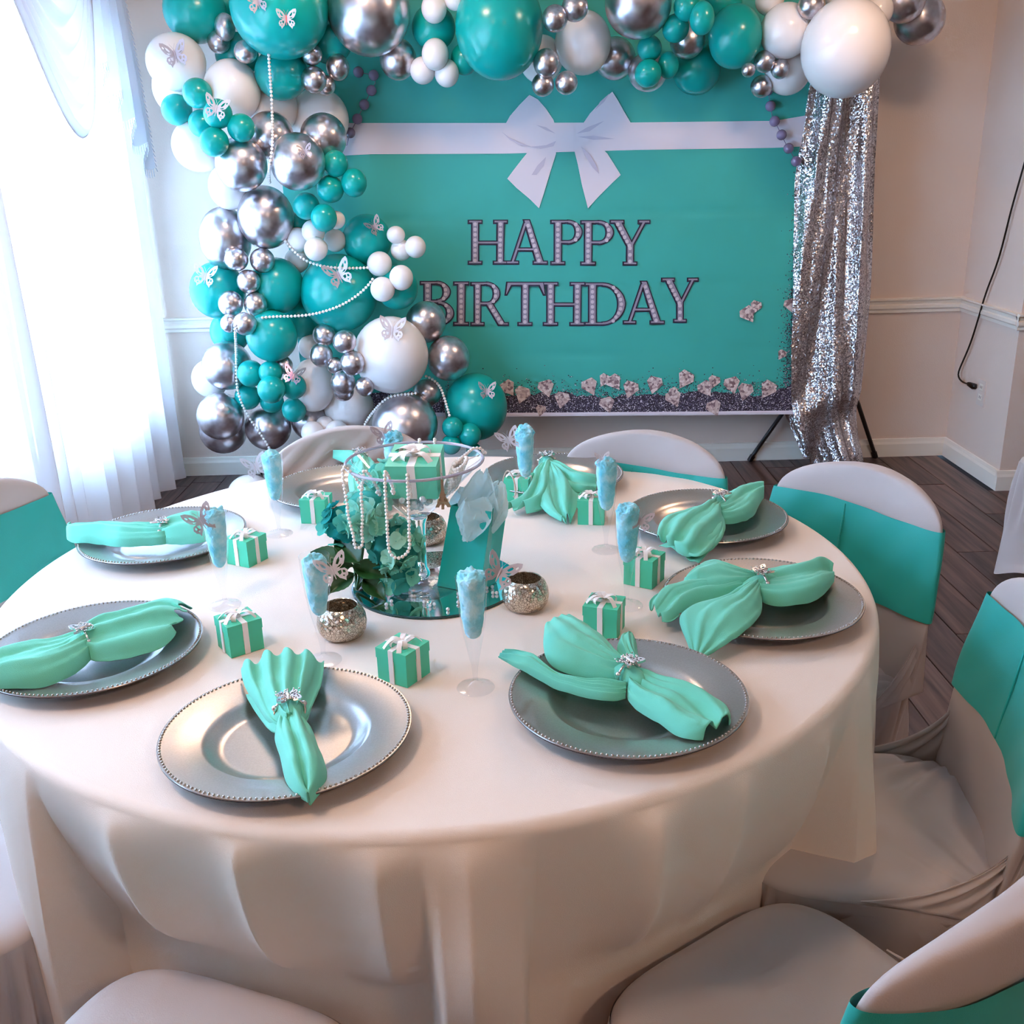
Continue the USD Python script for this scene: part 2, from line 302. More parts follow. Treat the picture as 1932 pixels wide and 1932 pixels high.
for nm, pr in (('baseboard', BASE), ('trim', RAIL)):
    r = (lambda s, i: f'baseboard_{s}' if nm == 'baseboard' else f'trim_{i}')
    moulding(r('back', 1), (XR, YB), (XL, YB), pr)
    moulding(r('right', 2), (XR, YR), (XR, YB), pr)
    moulding(r('right_alcove', 3), (XE, YR), (XR - .016, YR), pr)
    if nm == 'baseboard': moulding('baseboard_left', (XL, YB), (XL, YF), pr)

def ceiling_lamp(x, y, label, r=.15):
    t = thing('ceiling_light', label, 'ceiling light', mat4((x, y, HC)), 'ceiling lights')
    obj('base', lathe([(0, 0), (r * 1.08, 0), (r * 1.08, -.025), (r, -.03)], 40), K['brass'], t)
    obj('glass_dome', lathe([(r * math.cos(a), -.028 - .07 * math.sin(a)) for a in np.linspace(0, PI / 2, 12)], 40), K['lamp'], t)
    obj('finial', lathe([(.0, -.096), (.012, -.098), (.012, -.105), (.004, -.115), (0, -.116)], 16), K['brass'], t)
ceiling_lamp(-.60, 3.35, 'round ceiling light between the dining table and the balloon arch')
ceiling_lamp(1.35, 3.30, 'round ceiling light on the right, in front of the sequin drape')
ceiling_lamp(-.95, .75, 'round ceiling light above the near left window')
ceiling_lamp(1.25, -.7, 'round ceiling light behind the camera', .18)

# outlet, plug and cord on the right wall
o = thing('wall_outlet', 'white wall outlet with a black plug in it, low on the short right wall', 'outlet')
OX = XR
yo, zo = 4.655, .395
pl = bx(OX - .006, OX, yo - .038, yo + .038, zo - .06, zo + .06)
obj('cover_plate', pl, K['plate'], o, False)
for dz in (-.02, .028):
    s = obj('socket', bx(OX - .008, OX - .005, yo - .018, yo + .018, zo + dz - .014, zo + dz + .014), K['trim'], o, False)
    obj('slot', cat_([bx(OX - .0085, OX - .0078, yo + q - .0015, yo + q + .0015, zo + dz - .006, zo + dz + .006) for q in (-.007, .007)]), K['black'], s, False)
cd = thing('power_cord', 'black power cord hanging down the right wall to the outlet', 'cord')
cp = np.array([(2.2150,4.4989,1.4390),(2.2150,4.5107,1.4006),(2.2150,4.5674,1.2203),(2.2150,4.5903,1.1292),(2.2150,4.6355,0.9876),(2.2150,4.6958,0.8673),(2.2150,4.7453,0.7339),(2.2150,4.8058,0.5860),(2.2150,4.8659,0.4844),(2.2150,4.8819,0.4338),(2.2150,4.8462,0.4149),(2.2150,4.7698,0.4180)])
cp = spline(cp, 70)
obj('wire', tube(cp, .0042, 8), K['cord'], cd)
e = cp[-1]; obj('plug', cat_([tube([e, e + [0, -.012, -.002], e + [.004, -.05, -.004], e + [.012, -.062, -.004]], [.006, .011, .015, .012], 10)]), K['cord'], cd)

# ---------------------------------------------------------------- curtains and swag on the left wall
XC = -1.655
def curtain(y0, y1, seed, label, z0=.03, z1=2.3, amp=.032, per=.17):
    r = np.random.RandomState(seed); n = int((y1 - y0) / .008); m = 40
    y = np.linspace(y0, y1, n); ph = np.cumsum(np.r_[0, np.full(n - 1, .008)] * (2 * PI / per) * (1 + .5 * meshkit.noise(np.stack([y * 2.3, y * 0 + seed, y * 0], -1)) - .25))
    Z = np.linspace(z0, z1, m); P = np.zeros((m, n, 3))
    for i, z in enumerate(Z):
        a = amp * (.75 + .35 * (1 - z / z1)) * (.6 + .8 * meshkit.noise(np.stack([y * 4, y * 0 + 7 + seed, y * 0 + z * .4], -1)))
        w = np.sin(ph); w = np.sign(w) * np.abs(w) ** .8
        P[i, :, 0] = XC + a * w + .012 * np.sin(ph * .37 + seed) ; P[i, :, 1] = y + .35 * a * np.cos(ph) + .012 * (meshkit.noise(np.stack([y * 5, y * 0 + seed, y * 0 + z * 1.5], -1)) - .5)
        P[i, :, 2] = z + (0 if i else .02 * meshkit.noise(np.stack([y * 9, y * 0, y * 0 + seed], -1)))
    t = thing('curtain', label, 'curtain', None, 'sheer window curtains')
    obj('panel', grid(P), K['sheer'], t, True)
    hem = P[:4].copy(); hem[:, :, 0] += .003; hem[:, :, 2] = P[0, :, 2] + np.array([0, .015, .03, .045])[:, None]
    obj('hem', grid(hem), K['sheer'], t, True)
curtain(3.62, 4.90, 5, 'white sheer curtain panel beside the back wall, lit by the window')
curtain(2.55, 3.66, 9, 'white sheer curtain panel left of the corner panel, behind the left table edge')
curtain(.35, 2.58, 14, 'white sheer curtain panel nearest the camera at the left edge')
rod = thing('curtain_rod', 'white curtain rod above the sheer curtains on the left wall', 'curtain rod')
obj('rod', tube([(XC, .25, 2.315), (XC, 4.93, 2.315)], .014, 12), K['trim'], rod)
for yy in (.3, 3.1, 4.88): obj('bracket', bx(XL, XC, yy - .01, yy + .01, 2.30, 2.33), K['trim'], rod, False)

def swag(y0, y1, zlow, skew, label, seed):
    """a scarf swag: nested sagging folds between two points of the rod."""
    n, m = 60, 64; u = np.linspace(0, 1, n); P = np.zeros((m, n, 3))
    for i in range(m):
        s = i / (m - 1)
        sag = (.05 + (2.29 - zlow - .05) * s ** .9)
        c = np.sin(PI * u ** skew)
        fold = .020 * np.sin(s * 2 * PI * 6.5 + .6 * np.sin(3 * u + seed)) * (.25 + .75 * np.sin(PI * u))
        P[i, :, 0] = XC + .055 + .03 * np.sin(PI * u) + fold + .02 * s
        P[i, :, 1] = y0 + (y1 - y0) * (u + .05 * (1 - 2 * u) * (1 - s))
        P[i, :, 2] = 2.33 - sag * c ** 1.15 - .03 * s
    t = thing('swag', label, 'curtain swag', None, 'curtain swags')
    obj('drape', grid(P), K['swag'], t, True)
    obj('hem', shell(np.stack([P[-1] + [.002, 0, .016], P[-1] + [.003, 0, -.002]]), .001), K['swag'], t, True)
swag(3.42, 4.42, 1.60, 1.25, 'white swag of nested sagging folds over the corner curtain panel', 1)
swag(2.35, 3.46, 1.62, 1.0, 'white swag over the middle curtain panel, cut by the left edge', 2)
def jabot(y0, y1, zs, ze, label):
    n, m = 90, 40; u = np.linspace(0, 1, n); P = np.zeros((m, n, 3))
    for i in range(m):
        s = i / (m - 1); bot = zs + (ze - zs) * u + .03 * np.sin(u * 2 * PI * 5)
        P[i, :, 0] = XC + .05 + .026 * np.sin(u * 2 * PI * 5 + .5) * (.5 + .5 * s); P[i, :, 1] = y0 + (y1 - y0) * u * (.55 + .45 * s ** .7) + (1 - s) * .2 * (y1 - y0); P[i, :, 2] = 2.32 + (bot - 2.32) * s
    t = thing('swag_tail', label, 'curtain swag', None, 'curtain swags')
    obj('drape', grid(P), K['swag'], t, True)
    fr = []
    for k in range(0, n - 1):
        a = P[-1, k]; fr.append(tube([a, a + [0.001, .002 * ((k % 3) - 1), -.035]], .0018, 4))
    for i in range(4, m, 1):
        a = P[i, -1]; fr.append(tube([a, a + [0.0, .022, -.016]], .0018, 4))
    obj('fringe', cat_(fr), K['swag'], t, kind='stuff')
jabot(4.30, 4.90, 2.0, 1.50, 'white pleated swag tail with fringed edge beside the back wall')

# ---------------------------------------------------------------- backdrop stand, banner, drape
YS = 4.80
st = thing('backdrop_stand', 'black tripod backdrop stand holding the teal banner', 'stand')
for px_, lab in ((1.57, "right"), (-.93, "left")):
    obj('pole', tube([(px_, YS, .12), (px_, YS, 2.32)], .013, 12), K['black'], st)
    obj('hub', lathe([(0, .60), (.024, .60), (.024, .66), (0, .66)], 16).apply_translation([px_, YS, 0]), K['black'], st)
    for dx, dy in ((-.34, .155), (.30, .155), (.0, -.13)):
        L = obj('leg', tube([(px_, YS, .62), (px_ + dx * .55, YS + dy * .55, .30), (px_ + dx, YS + dy, .012)], [.010, .011, .010], 8), K['black'], st)
        obj('rubber_foot', tube([(px_ + dx * .97, YS + dy * .97, .03), (px_ + dx * 1.01, YS + dy * 1.01, .002)], .014, 8), K['cord'], L)
        obj('strut', tube([(px_, YS, .2), (px_ + dx * .5, YS + dy * .5, .335)], .006, 6), K['black'], st)
obj('crossbar', tube([(-1.0, YS, 2.30), (1.63, YS, 2.30)], .013, 12), K['black'], st)

YN = 4.72
bn = thing('birthday_banner', 'teal cloth banner printed with a white bow and HAPPY BIRTHDAY, hung before the back wall', 'banner')
xs = np.linspace(-.98, 1.375, 150); zs = np.linspace(0, 1, 110)
P = np.zeros((110, 150, 3))
bot = np.interp(xs, [-.98, -.15, 1.375], [.372, .338, .308])
for i, s in enumerate(zs):
    z = bot + (2.31 - bot) * s
    P[i, :, 0] = xs; P[i, :, 2] = z
    f = meshkit.fbm(np.stack([xs * 2.2, xs * 0, z * 2.0], -1), 3, 4) - .5
    f = f + .0
    crease = sum(.006 * np.exp(-np.abs(z - zz) / .007) for zz in (.62, .93, 1.25, 1.55, 1.87)) + sum(.002 * np.exp(-((xs - xx) / .006) ** 2) for xx in (-.45, .08, .61, 1.1))
    P[i, :, 1] = YN + .016 * f + crease
def ybanner(x, z):
    f = meshkit.fbm(np.array([x * 2.2, 0, z * 2.0]), 3, 4) - .5
    return YN + .016 * f
obj('fabric', shell(P[:, ::-1], .001), K['banner'], bn, True)
hemP = np.stack([P[0] + [0, -.003, -.006], P[0] + [0, -.003, .012], ], 0)
obj('white_hem', shell(hemP[:, ::-1], .004), K['pwhite'], bn, True)
obj('rod_pocket', tube([(-.98, YS - .02, 2.315), (1.375, YS - .02, 2.315)], .022, 10), K['banner'], bn)

def printed(name, poly, mat, parent, lift=.004, kind=None):
    """flat ink: an (x, z) outline lying on the banner."""
    poly = poly if poly.is_valid else poly.buffer(0)
    gs = [g for g in getattr(poly, 'geoms', [poly]) if g.area > 1e-7]
    out = []
    for g in gs:
        m = trimesh.creation.extrude_polygon(g, .0006, engine='earcut')
        if g.length > .25: v_, f_ = trimesh.remesh.subdivide_to_size(m.vertices, m.faces, .05); m = trimesh.Trimesh(v_, f_, process=False)
        v = m.vertices.copy(); y = np.array([ybanner(a, b) for a, b in v[:, :2]])
        m.vertices = np.stack([v[:, 0], y - lift - v[:, 2], v[:, 1]], -1); out.append(m)
    m = cat_(out); m.fix_normals()
    return obj(name, m, mat, parent, False, kind)
def PZ(pts): return Polygon([(p[0], p[2]) for p in pts])
printed('printed_ribbon', PZ([(-0.8003,4.7200,1.6656),(-0.5692,4.7200,1.6597),(0.0096,4.7200,1.6449),(0.5896,4.7200,1.6322),(1.1937,4.7200,1.6232),(1.3318,4.7200,1.6413),(1.3407,4.7200,1.5146),(1.2004,4.7200,1.5117),(0.5913,4.7200,1.5186),(0.0059,4.7200,1.5182),(-0.5785,4.7200,1.5311),(-0.8128,4.7200,1.5262)]), K['pwhite'], bn, .004)
bow = printed('printed_bow', PZ([(0.2412,4.7200,1.6151),(0.2692,4.7200,1.6252),(0.2993,4.7200,1.6179),(0.3202,4.7200,1.6109),(0.3176,4.7200,1.5586),(0.3011,4.7200,1.5480),(0.2591,4.7200,1.5491),(0.2383,4.7200,1.5650)]), K['pwhite'], bn, .0072)
printed('bow_loop', PZ([(0.2411,4.7200,1.6086),(0.2277,4.7200,1.6523),(0.1959,4.7200,1.6983),(0.1619,4.7200,1.7356),(0.1254,4.7200,1.7557),(0.0808,4.7200,1.7162),(0.0381,4.7200,1.6722),(-0.0007,4.7200,1.6104),(0.0358,4.7200,1.5855),(0.0888,4.7200,1.5601),(0.1282,4.7200,1.5437),(0.1889,4.7200,1.5421),(0.2288,4.7200,1.5565)]), K['pwhite'], bow, .006)
printed('bow_loop', PZ([(0.3248,4.7200,1.5977),(0.3528,4.7200,1.6274),(0.3876,4.7200,1.6741),(0.4269,4.7200,1.7117),(0.4842,4.7200,1.7593),(0.5098,4.7200,1.7224),(0.5357,4.7200,1.6789),(0.5664,4.7200,1.6306),(0.5836,4.7200,1.5649),(0.5396,4.7200,1.5353),(0.4741,4.7200,1.5370),(0.4133,4.7200,1.5605),(0.3340,4.7200,1.5713)]), K['pwhite'], bow, .006)
printed('bow_tail', PZ([(0.1329,4.7200,1.5436),(0.0873,4.7200,1.4940),(0.0462,4.7200,1.4462),(0.0195,4.7200,1.4134),(0.0609,4.7200,1.3719),(0.1191,4.7200,1.3229),(0.1588,4.7200,1.2831),(0.1812,4.7200,1.3462),(0.2109,4.7200,1.4353),(0.2377,4.7200,1.5123),(0.2358,4.7200,1.5563)]), K['pwhite'], bow, .005)
printed('bow_tail', PZ([(0.3105,4.7200,1.5544),(0.3335,4.7200,1.4655),(0.3520,4.7200,1.3755),(0.3780,4.7200,1.2774),(0.4279,4.7200,1.3284),(0.4869,4.7200,1.3833),(0.5244,4.7200,1.4159),(0.4981,4.7200,1.4568),(0.4649,4.7200,1.5064),(0.4226,4.7200,1.5471),(0.3340,4.7200,1.5713)]), K['pwhite'], bow, .005)
for pts in ([(-0.0007,4.7200,1.6104),(0.0312,4.7200,1.5856),(0.0888,4.7200,1.5579),(0.1305,4.7200,1.5436),(0.0885,4.7200,1.5469),(0.0355,4.7200,1.5746)], [(0.1235,4.7200,1.5438),(0.1937,4.7200,1.5486),(0.2383,4.7200,1.5650),(0.2263,4.7200,1.5434),(0.1701,4.7200,1.5338)], [(0.4084,4.7200,1.6865),(0.4315,4.7200,1.7202),(0.4728,4.7200,1.7532),(0.4499,4.7200,1.7197)],
            [(0.1930,4.7200,1.5002),(0.1549,4.7200,1.4657),(0.1282,4.7200,1.4262),(0.1495,4.7200,1.4257),(0.1831,4.7200,1.4649)], [(0.3478,4.7200,1.5402),(0.3852,4.7200,1.5084),(0.4134,4.7200,1.4634),(0.4276,4.7200,1.4229),(0.3993,4.7200,1.4504),(0.3665,4.7200,1.5001)],
            [(0.2363,4.7200,1.5956),(0.1948,4.7200,1.6228),(0.1531,4.7200,1.6325),(0.1946,4.7200,1.6098)], [(0.3294,4.7200,1.5932),(0.3760,4.7200,1.6181),(0.4502,4.7200,1.6423),(0.3853,4.7200,1.6005)], [(0.3340,4.7200,1.5800),(0.4039,4.7200,1.5826),(0.4972,4.7200,1.5671),(0.4039,4.7200,1.5651)]):
    printed('bow_crease', PZ(pts), K['pcrease'], bow, .0082)

# serif lettering, unit height; thick and thin strokes with slab serifs
def seg(x0, y0, x1, y1, w):
    return LineString([(x0, y0), (x1, y1)]).buffer(w / 2, cap_style=2)
def serif(x, y, w=.34, h=.055): return sbox(x - w / 2, y, x + w / 2, y + h)
def arc(cx, cy, rx, ry, a0, a1, w0, w1, n=24):
    a = np.radians(np.linspace(a0, a1, n)); m = np.sin(np.linspace(0, PI, n)); w = w0 + (w1 - w0) * m
    o = [(cx + (rx + wi / 2) * math.cos(t), cy + (ry + .02) * math.sin(t)) for t, wi in zip(a, w)]
    i = [(cx + (rx - wi / 2) * math.cos(t), cy + (ry - .045) * math.sin(t)) for t, wi in zip(a, w)]
    return Polygon(o + i[::-1]).buffer(0)
TK, TN = .165, .06
def glyph(c):
    st_ = []   # gem lines
    def stem(x): st_.append([(x, .08), (x, .92)]); return [sbox(x - TK / 2, 0, x + TK / 2, 1), serif(x, 0), serif(x, .945)]
    if c == 'H': return unary_union(stem(.17) + stem(.83) + [sbox(.17, .46, .83, .46 + TN)]), 1.0, st_
    if c == 'I': return unary_union(stem(.17)), .34, st_
    if c == 'P':
        g = stem(.17) + [arc(.42, .74, .27, .245, -90, 90, TN, TK), sbox(.17, .95, .43, 1), sbox(.17, .48, .43, .48 + TN)]
        st_.append([(.62, .92), (.69, .74), (.62, .57)]); return unary_union(g), .8, st_
    if c == 'R':
        g = stem(.17) + [arc(.42, .74, .26, .245, -90, 90, TN, TK), sbox(.17, .95, .43, 1), sbox(.17, .48, .43, .48 + TN), Polygon([(.40, .5), (.58, .5), (.90, .05), (1.0, .05), (1.0, 0), (.74, 0)])]
        st_ += [[(.60, .92), (.68, .74), (.60, .57)], [(.52, .44), (.82, .06)]]; return unary_union(g), 1.0, st_
    if c == 'B':
        g = stem(.17) + [arc(.40, .765, .23, .22, -90, 90, TN, TK), sbox(.17, .95, .42, 1), arc(.42, .275, .30, .26, -90, 90, TN, TK), sbox(.17, .515, .42, .515 + TN), sbox(.17, 0, .43, .055)]
        st_ += [[(.56, .92), (.63, .76), (.56, .62)], [(.62, .46), (.72, .27), (.62, .10)]]; return unary_union(g), .82, st_
    if c == 'D':
        g = stem(.17) + [arc(.40, .5, .45, .48, -90, 90, TN, TK), sbox(.17, .945, .42, 1), sbox(.17, 0, .42, .055)]
        st_.append([(.66, .90), (.82, .66), (.85, .5), (.82, .34), (.66, .10)]); return unary_union(g), .96, st_
    if c == 'T':
        g = stem(.5)[:2] + [sbox(.04, .935, .96, 1), Polygon([(.04, 1), (0, .72), (.03, .72), (.14, .93), (.2, 1)]), Polygon([(.96, 1), (1, .72), (.97, .72), (.86, .93), (.8, 1)])]
        return unary_union(g), 1.0, st_
    if c == 'A':
        g = [Polygon([(.42, 1), (.56, 1), (.93, 0), (.75, 0)]), seg(.46, .93, .14, .03, TN + .01), sbox(.24, .30, .72, .30 + TN), serif(.14, 0, .30), serif(.84, 0, .34)]
        st_.append([(.53, .88), (.81, .08)]); return unary_union(g), 1.0, st_
    g = [Polygon([(.06, 1), (.25, 1), (.58, .45), (.42, .42)]), seg(.54, .45, .86, .97, TN + .01), sbox(.5 - TK / 2, 0, .5 + TK / 2, .48), serif(.5, 0), serif(.16, .945, .34), serif(.86, .945, .28)]
    st_ += [[(.18, .92), (.48, .44)], [(.5, .38), (.5, .08)]]; return unary_union(g), 1.0, st_
from shapely import affinity
LET = [('H',(-0.1671,4.7200,1.0481),(0.0059,4.7200,1.0435),(-0.1595,4.7200,1.2380)),
('A',(0.0069,4.7200,1.0435),(0.1889,4.7200,1.0386),(0.0122,4.7200,1.2354)),
('P',(0.2094,4.7200,1.0361),(0.3533,4.7200,1.0323),(0.2119,4.7200,1.2282)),
('P',(0.3464,4.7200,1.0306),(0.4963,4.7200,1.0266),(0.3471,4.7200,1.2228)),
('Y',(0.4826,4.7200,1.0269),(0.6571,4.7200,1.0223),(0.4813,4.7200,1.2211)),
('B',(-0.4014,4.7200,0.7762),(-0.2460,4.7200,0.7719),(-0.3903,4.7200,0.9745)),
('I',(-0.2460,4.7200,0.7729),(-0.1802,4.7200,0.7711),(-0.2372,4.7200,0.9675)),
('R',(-0.1663,4.7200,0.7698),(0.0052,4.7200,0.7651),(-0.1587,4.7200,0.9634)),
('T',(-0.0068,4.7200,0.7654),(0.1748,4.7200,0.7604),(-0.0013,4.7200,0.9592)),
('H',(0.1708,4.7200,0.7606),(0.3585,4.7200,0.7554),(0.1738,4.7200,0.9545)),
('D',(0.3645,4.7200,0.7563),(0.5544,4.7200,0.7511),(0.3649,4.7200,0.9474)),
('A',(0.5453,4.7200,0.7583),(0.7301,4.7200,0.7532),(0.5432,4.7200,0.9503)),
('Y',(0.7240,4.7200,0.7604),(0.8879,4.7200,0.7559),(0.7193,4.7200,0.9591))]
for ch, bl, br, tl in LET:
    g, w, lines = glyph(ch)
    bl, br, tl = (np.array([p[0], p[2]]) for p in (bl, br, tl))
    ex, ez = (br - bl) / w, (tl - bl)
    T = lambda s: affinity.affine_transform(s, [ex[0], ez[0], ex[1], ez[1], bl[0], bl[1]])
    face = T(g)
    L = printed('printed_letter', face.buffer(.0045, join_style=2), K['pdark'], bn, .0045)
    printed('letter_face', affinity.translate(face.buffer(-.0018), .001, .0015), K['pface'], L, .0056)
    gems = []
    for ln in lines:
        s = T(LineString(ln)); n_ = max(2, int(s.length / .021))
        for k in range(n_ + 1):
            p = s.interpolate(k / n_, True); gems.append(p.buffer(.0088, 5).intersection(sbox(p.x - .008, p.y - .0085, p.x + .008, p.y + .0085)))
    printed('letter_gems', unary_union([q.buffer(-.0004) for q in gems]), K['pgem'], L, .0066, 'stuff')

# the printed glitter and diamonds along the bottom and the right edge
r = np.random.RandomState(8)
def bline(x): return np.interp(x, [-.98, -.15, 1.375], [.372, .338, .308]) + .012
top = [(x, bline(x) + .075 + .010 * math.sin(x * 9) + .022 * r.rand() + max(0, (x - 1.2)) * .25) for x in np.linspace(-.9, 1.37, 90)]
glit = Polygon([(x, bline(x)) for x in np.linspace(-.9, 1.37, 30)] + top[::-1]).buffer(0)
gp = printed('printed_glitter', glit, K['pglitter'], bn, .0045)
specks = []
for k in range(5200):
    x = r.uniform(-.3, 1.37); z = bline(x) + .06 + abs(r.randn()) * .045
    if r.rand() < .5: x = 1.37 - abs(r.randn()) * .035; z = r.uniform(.33, .9 if r.rand() < .6 else 1.5)
    s = r.uniform(.0014, .0038); specks.append(Point(x, z).buffer(s, 1))
specks = [s for s in specks if not glit.contains(s)]
m_ = []
for s in specks:
    c = s.centroid; rr_ = math.sqrt(s.area / 2); y = ybanner(c.x, c.y) - .0047
    m_.append(trimesh.Trimesh([[c.x - rr_, y, c.y], [c.x, y, c.y - rr_], [c.x + rr_, y, c.y], [c.x, y, c.y + rr_]], [[0, 1, 2], [0, 2, 3]], process=False))
obj('glitter_specks', cat_(m_), K['pglitter'], bn, False, 'stuff')
for (x, _, z), s, a in zip([(-0.0039,4.7200,0.4699),(0.0635,4.7200,0.4372),(0.1777,4.7200,0.4648),(0.2529,4.7200,0.4061),(0.3848,4.7200,0.4667),(0.4553,4.7200,0.4955),(0.5008,4.7200,0.4840),(0.5794,4.7200,0.4485),(0.4685,4.7200,0.3767),(0.6927,4.7200,0.4684),(0.7855,4.7200,0.3989),(0.8385,4.7200,0.4899),(0.9361,4.7200,0.4411),(0.9752,4.7200,0.4733),(1.0618,4.7200,0.4556),(1.1267,4.7200,0.4229),(0.9803,4.7200,0.3468),(1.2351,4.7200,0.4302),(1.1206,4.7200,0.7871),(1.1558,4.7200,0.8203),(1.3157,4.7200,0.8232),(0.1507,4.7200,0.3571),(0.7846,4.7200,0.4299),(1.2907,4.7200,0.5939)], [1, 1.05, 1.05, 1, 1.05, .8, 1, 1.05, 1, 1.05, 1.05, 1.1, 1, .8, 1.05, 1.05, 1, 1.1, 1, .75, .8, .7, .6, .6], np.tile([.5, -.4, .2, -.3, .35, -.6], 4)):
    o_ = [(-.36, .42), (.30, .46), (.50, .12), (.06, -.62), (-.5, .08)]
    c, q = math.cos(a), math.sin(a); k = .076 * s
    printed('printed_diamond', Polygon([(x + k * (u * c - v * q), z + k * (u * q + v * c)) for u, v in o_]), K['pdiamond'], bn, .0075)

# the lavender bead garlands hanging over the banner
for pts, lab in (([(-0.6052,4.6900,1.8627),(-0.5405,4.6900,1.8486),(-0.5359,4.6900,1.8171),(-0.5667,4.6900,1.7695),(-0.6030,4.6900,1.7110),(-0.6346,4.6900,1.6583),(-0.6609,4.6900,1.6180),(-0.6787,4.6900,1.5685)], 'string of large lavender beads hanging beside the big silver balloon, left on the banner'),
                 ([(1.1535,4.6900,1.7470),(1.1659,4.6900,1.6915),(1.1781,4.6900,1.6398),(1.2115,4.6900,1.5851),(1.2428,4.6900,1.5299),(1.2763,4.6900,1.4809),(1.3050,4.6900,1.4360)], 'string of large lavender beads hanging beside the sequin drape, right on the banner')):
    g = thing('bead_string', lab, 'beads', None, 'lavender bead strings')
    pts = np.array(pts)
    obj('thread', tube(pts, .0015, 5), K['greypearl'], g)
    for p in resample(pts, .066): obj('bead', spheres([p], .0225, 2), K['greypearl'], g, True)

# silver sequin drape over the right pole
d = thing('sequin_drape', 'silver sequin drape hanging over the right pole beside the banner', 'drape')
Lp = np.array([(1.3161,4.6600,1.8452),(1.3069,4.6600,1.7518),(1.2972,4.6600,1.4627),(1.3108,4.6600,1.1942),(1.3209,4.6600,0.8671),(1.3274,4.6600,0.6237),(1.3433,4.6600,0.4225),(1.3645,4.6600,0.2935),(1.4234,4.6600,0.1743),(1.4798,4.6600,0.0317)]); Rp = np.array([(1.6257,4.6600,1.8374),(1.6302,4.6600,1.7436),(1.6462,4.6600,1.4537),(1.6669,4.6600,1.1848),(1.6856,4.6600,0.8573),(1.6910,4.6600,0.6137),(1.6920,4.6600,0.4128),(1.6900,4.6600,0.3231),(1.7054,4.6600,0.1531),(1.7385,4.6600,0.0136)])
n, m = 110, 170
zz = np.linspace(Lp[0, 2], Lp[-1, 2], m); P = np.zeros((m, n, 3)); u = np.linspace(0, 1, n)
for i, z in enumerate(zz):
    l = np.interp(-z, -Lp[:, 2], Lp[:, 0]); rr = np.interp(-z, -Rp[:, 2], Rp[:, 0])
    t = (zz[0] - z) / (zz[0] - zz[-1])
    ph = u * 9.0
    w1 = u + .62 * t * (1 - .55 * u); w2 = u - .05 * t
    f = .030 * np.sin(2 * PI * 1.7 * w1 + .4) + .020 * np.sin(2 * PI * 3.3 * w2 + 1.0) * sm(.3, .8, u) + .012 * np.sin(2 * PI * 5.1 * w1) * (1 - t) + .03 * (meshkit.noise(np.stack([u * 4 + 3 * t, u * 0 + z * 1.6, u * 0], -1)) - .5)
    g_ = .034 * np.sin(26 * t + 4 * u + 2 * np.sin(3 * u)) * sm(.76, .86, t)
    P[i, :, 0] = l + (rr - l) * u + .004 * np.sin(ph * 5); P[i, :, 1] = 4.665 + .05 * (2 * u - 1) ** 2 + f + g_; P[i, :, 2] = z
obj('fabric', shell(P[::-1, ::-1], .0015), K['sequin'], d, True)
back = P.copy(); back[:, :, 1] = 2 * 4.80 - P[:, :, 1] + .02; obj('fabric_back', shell(back[::-1, ::-1], .0015), K['sequin'], d, True)
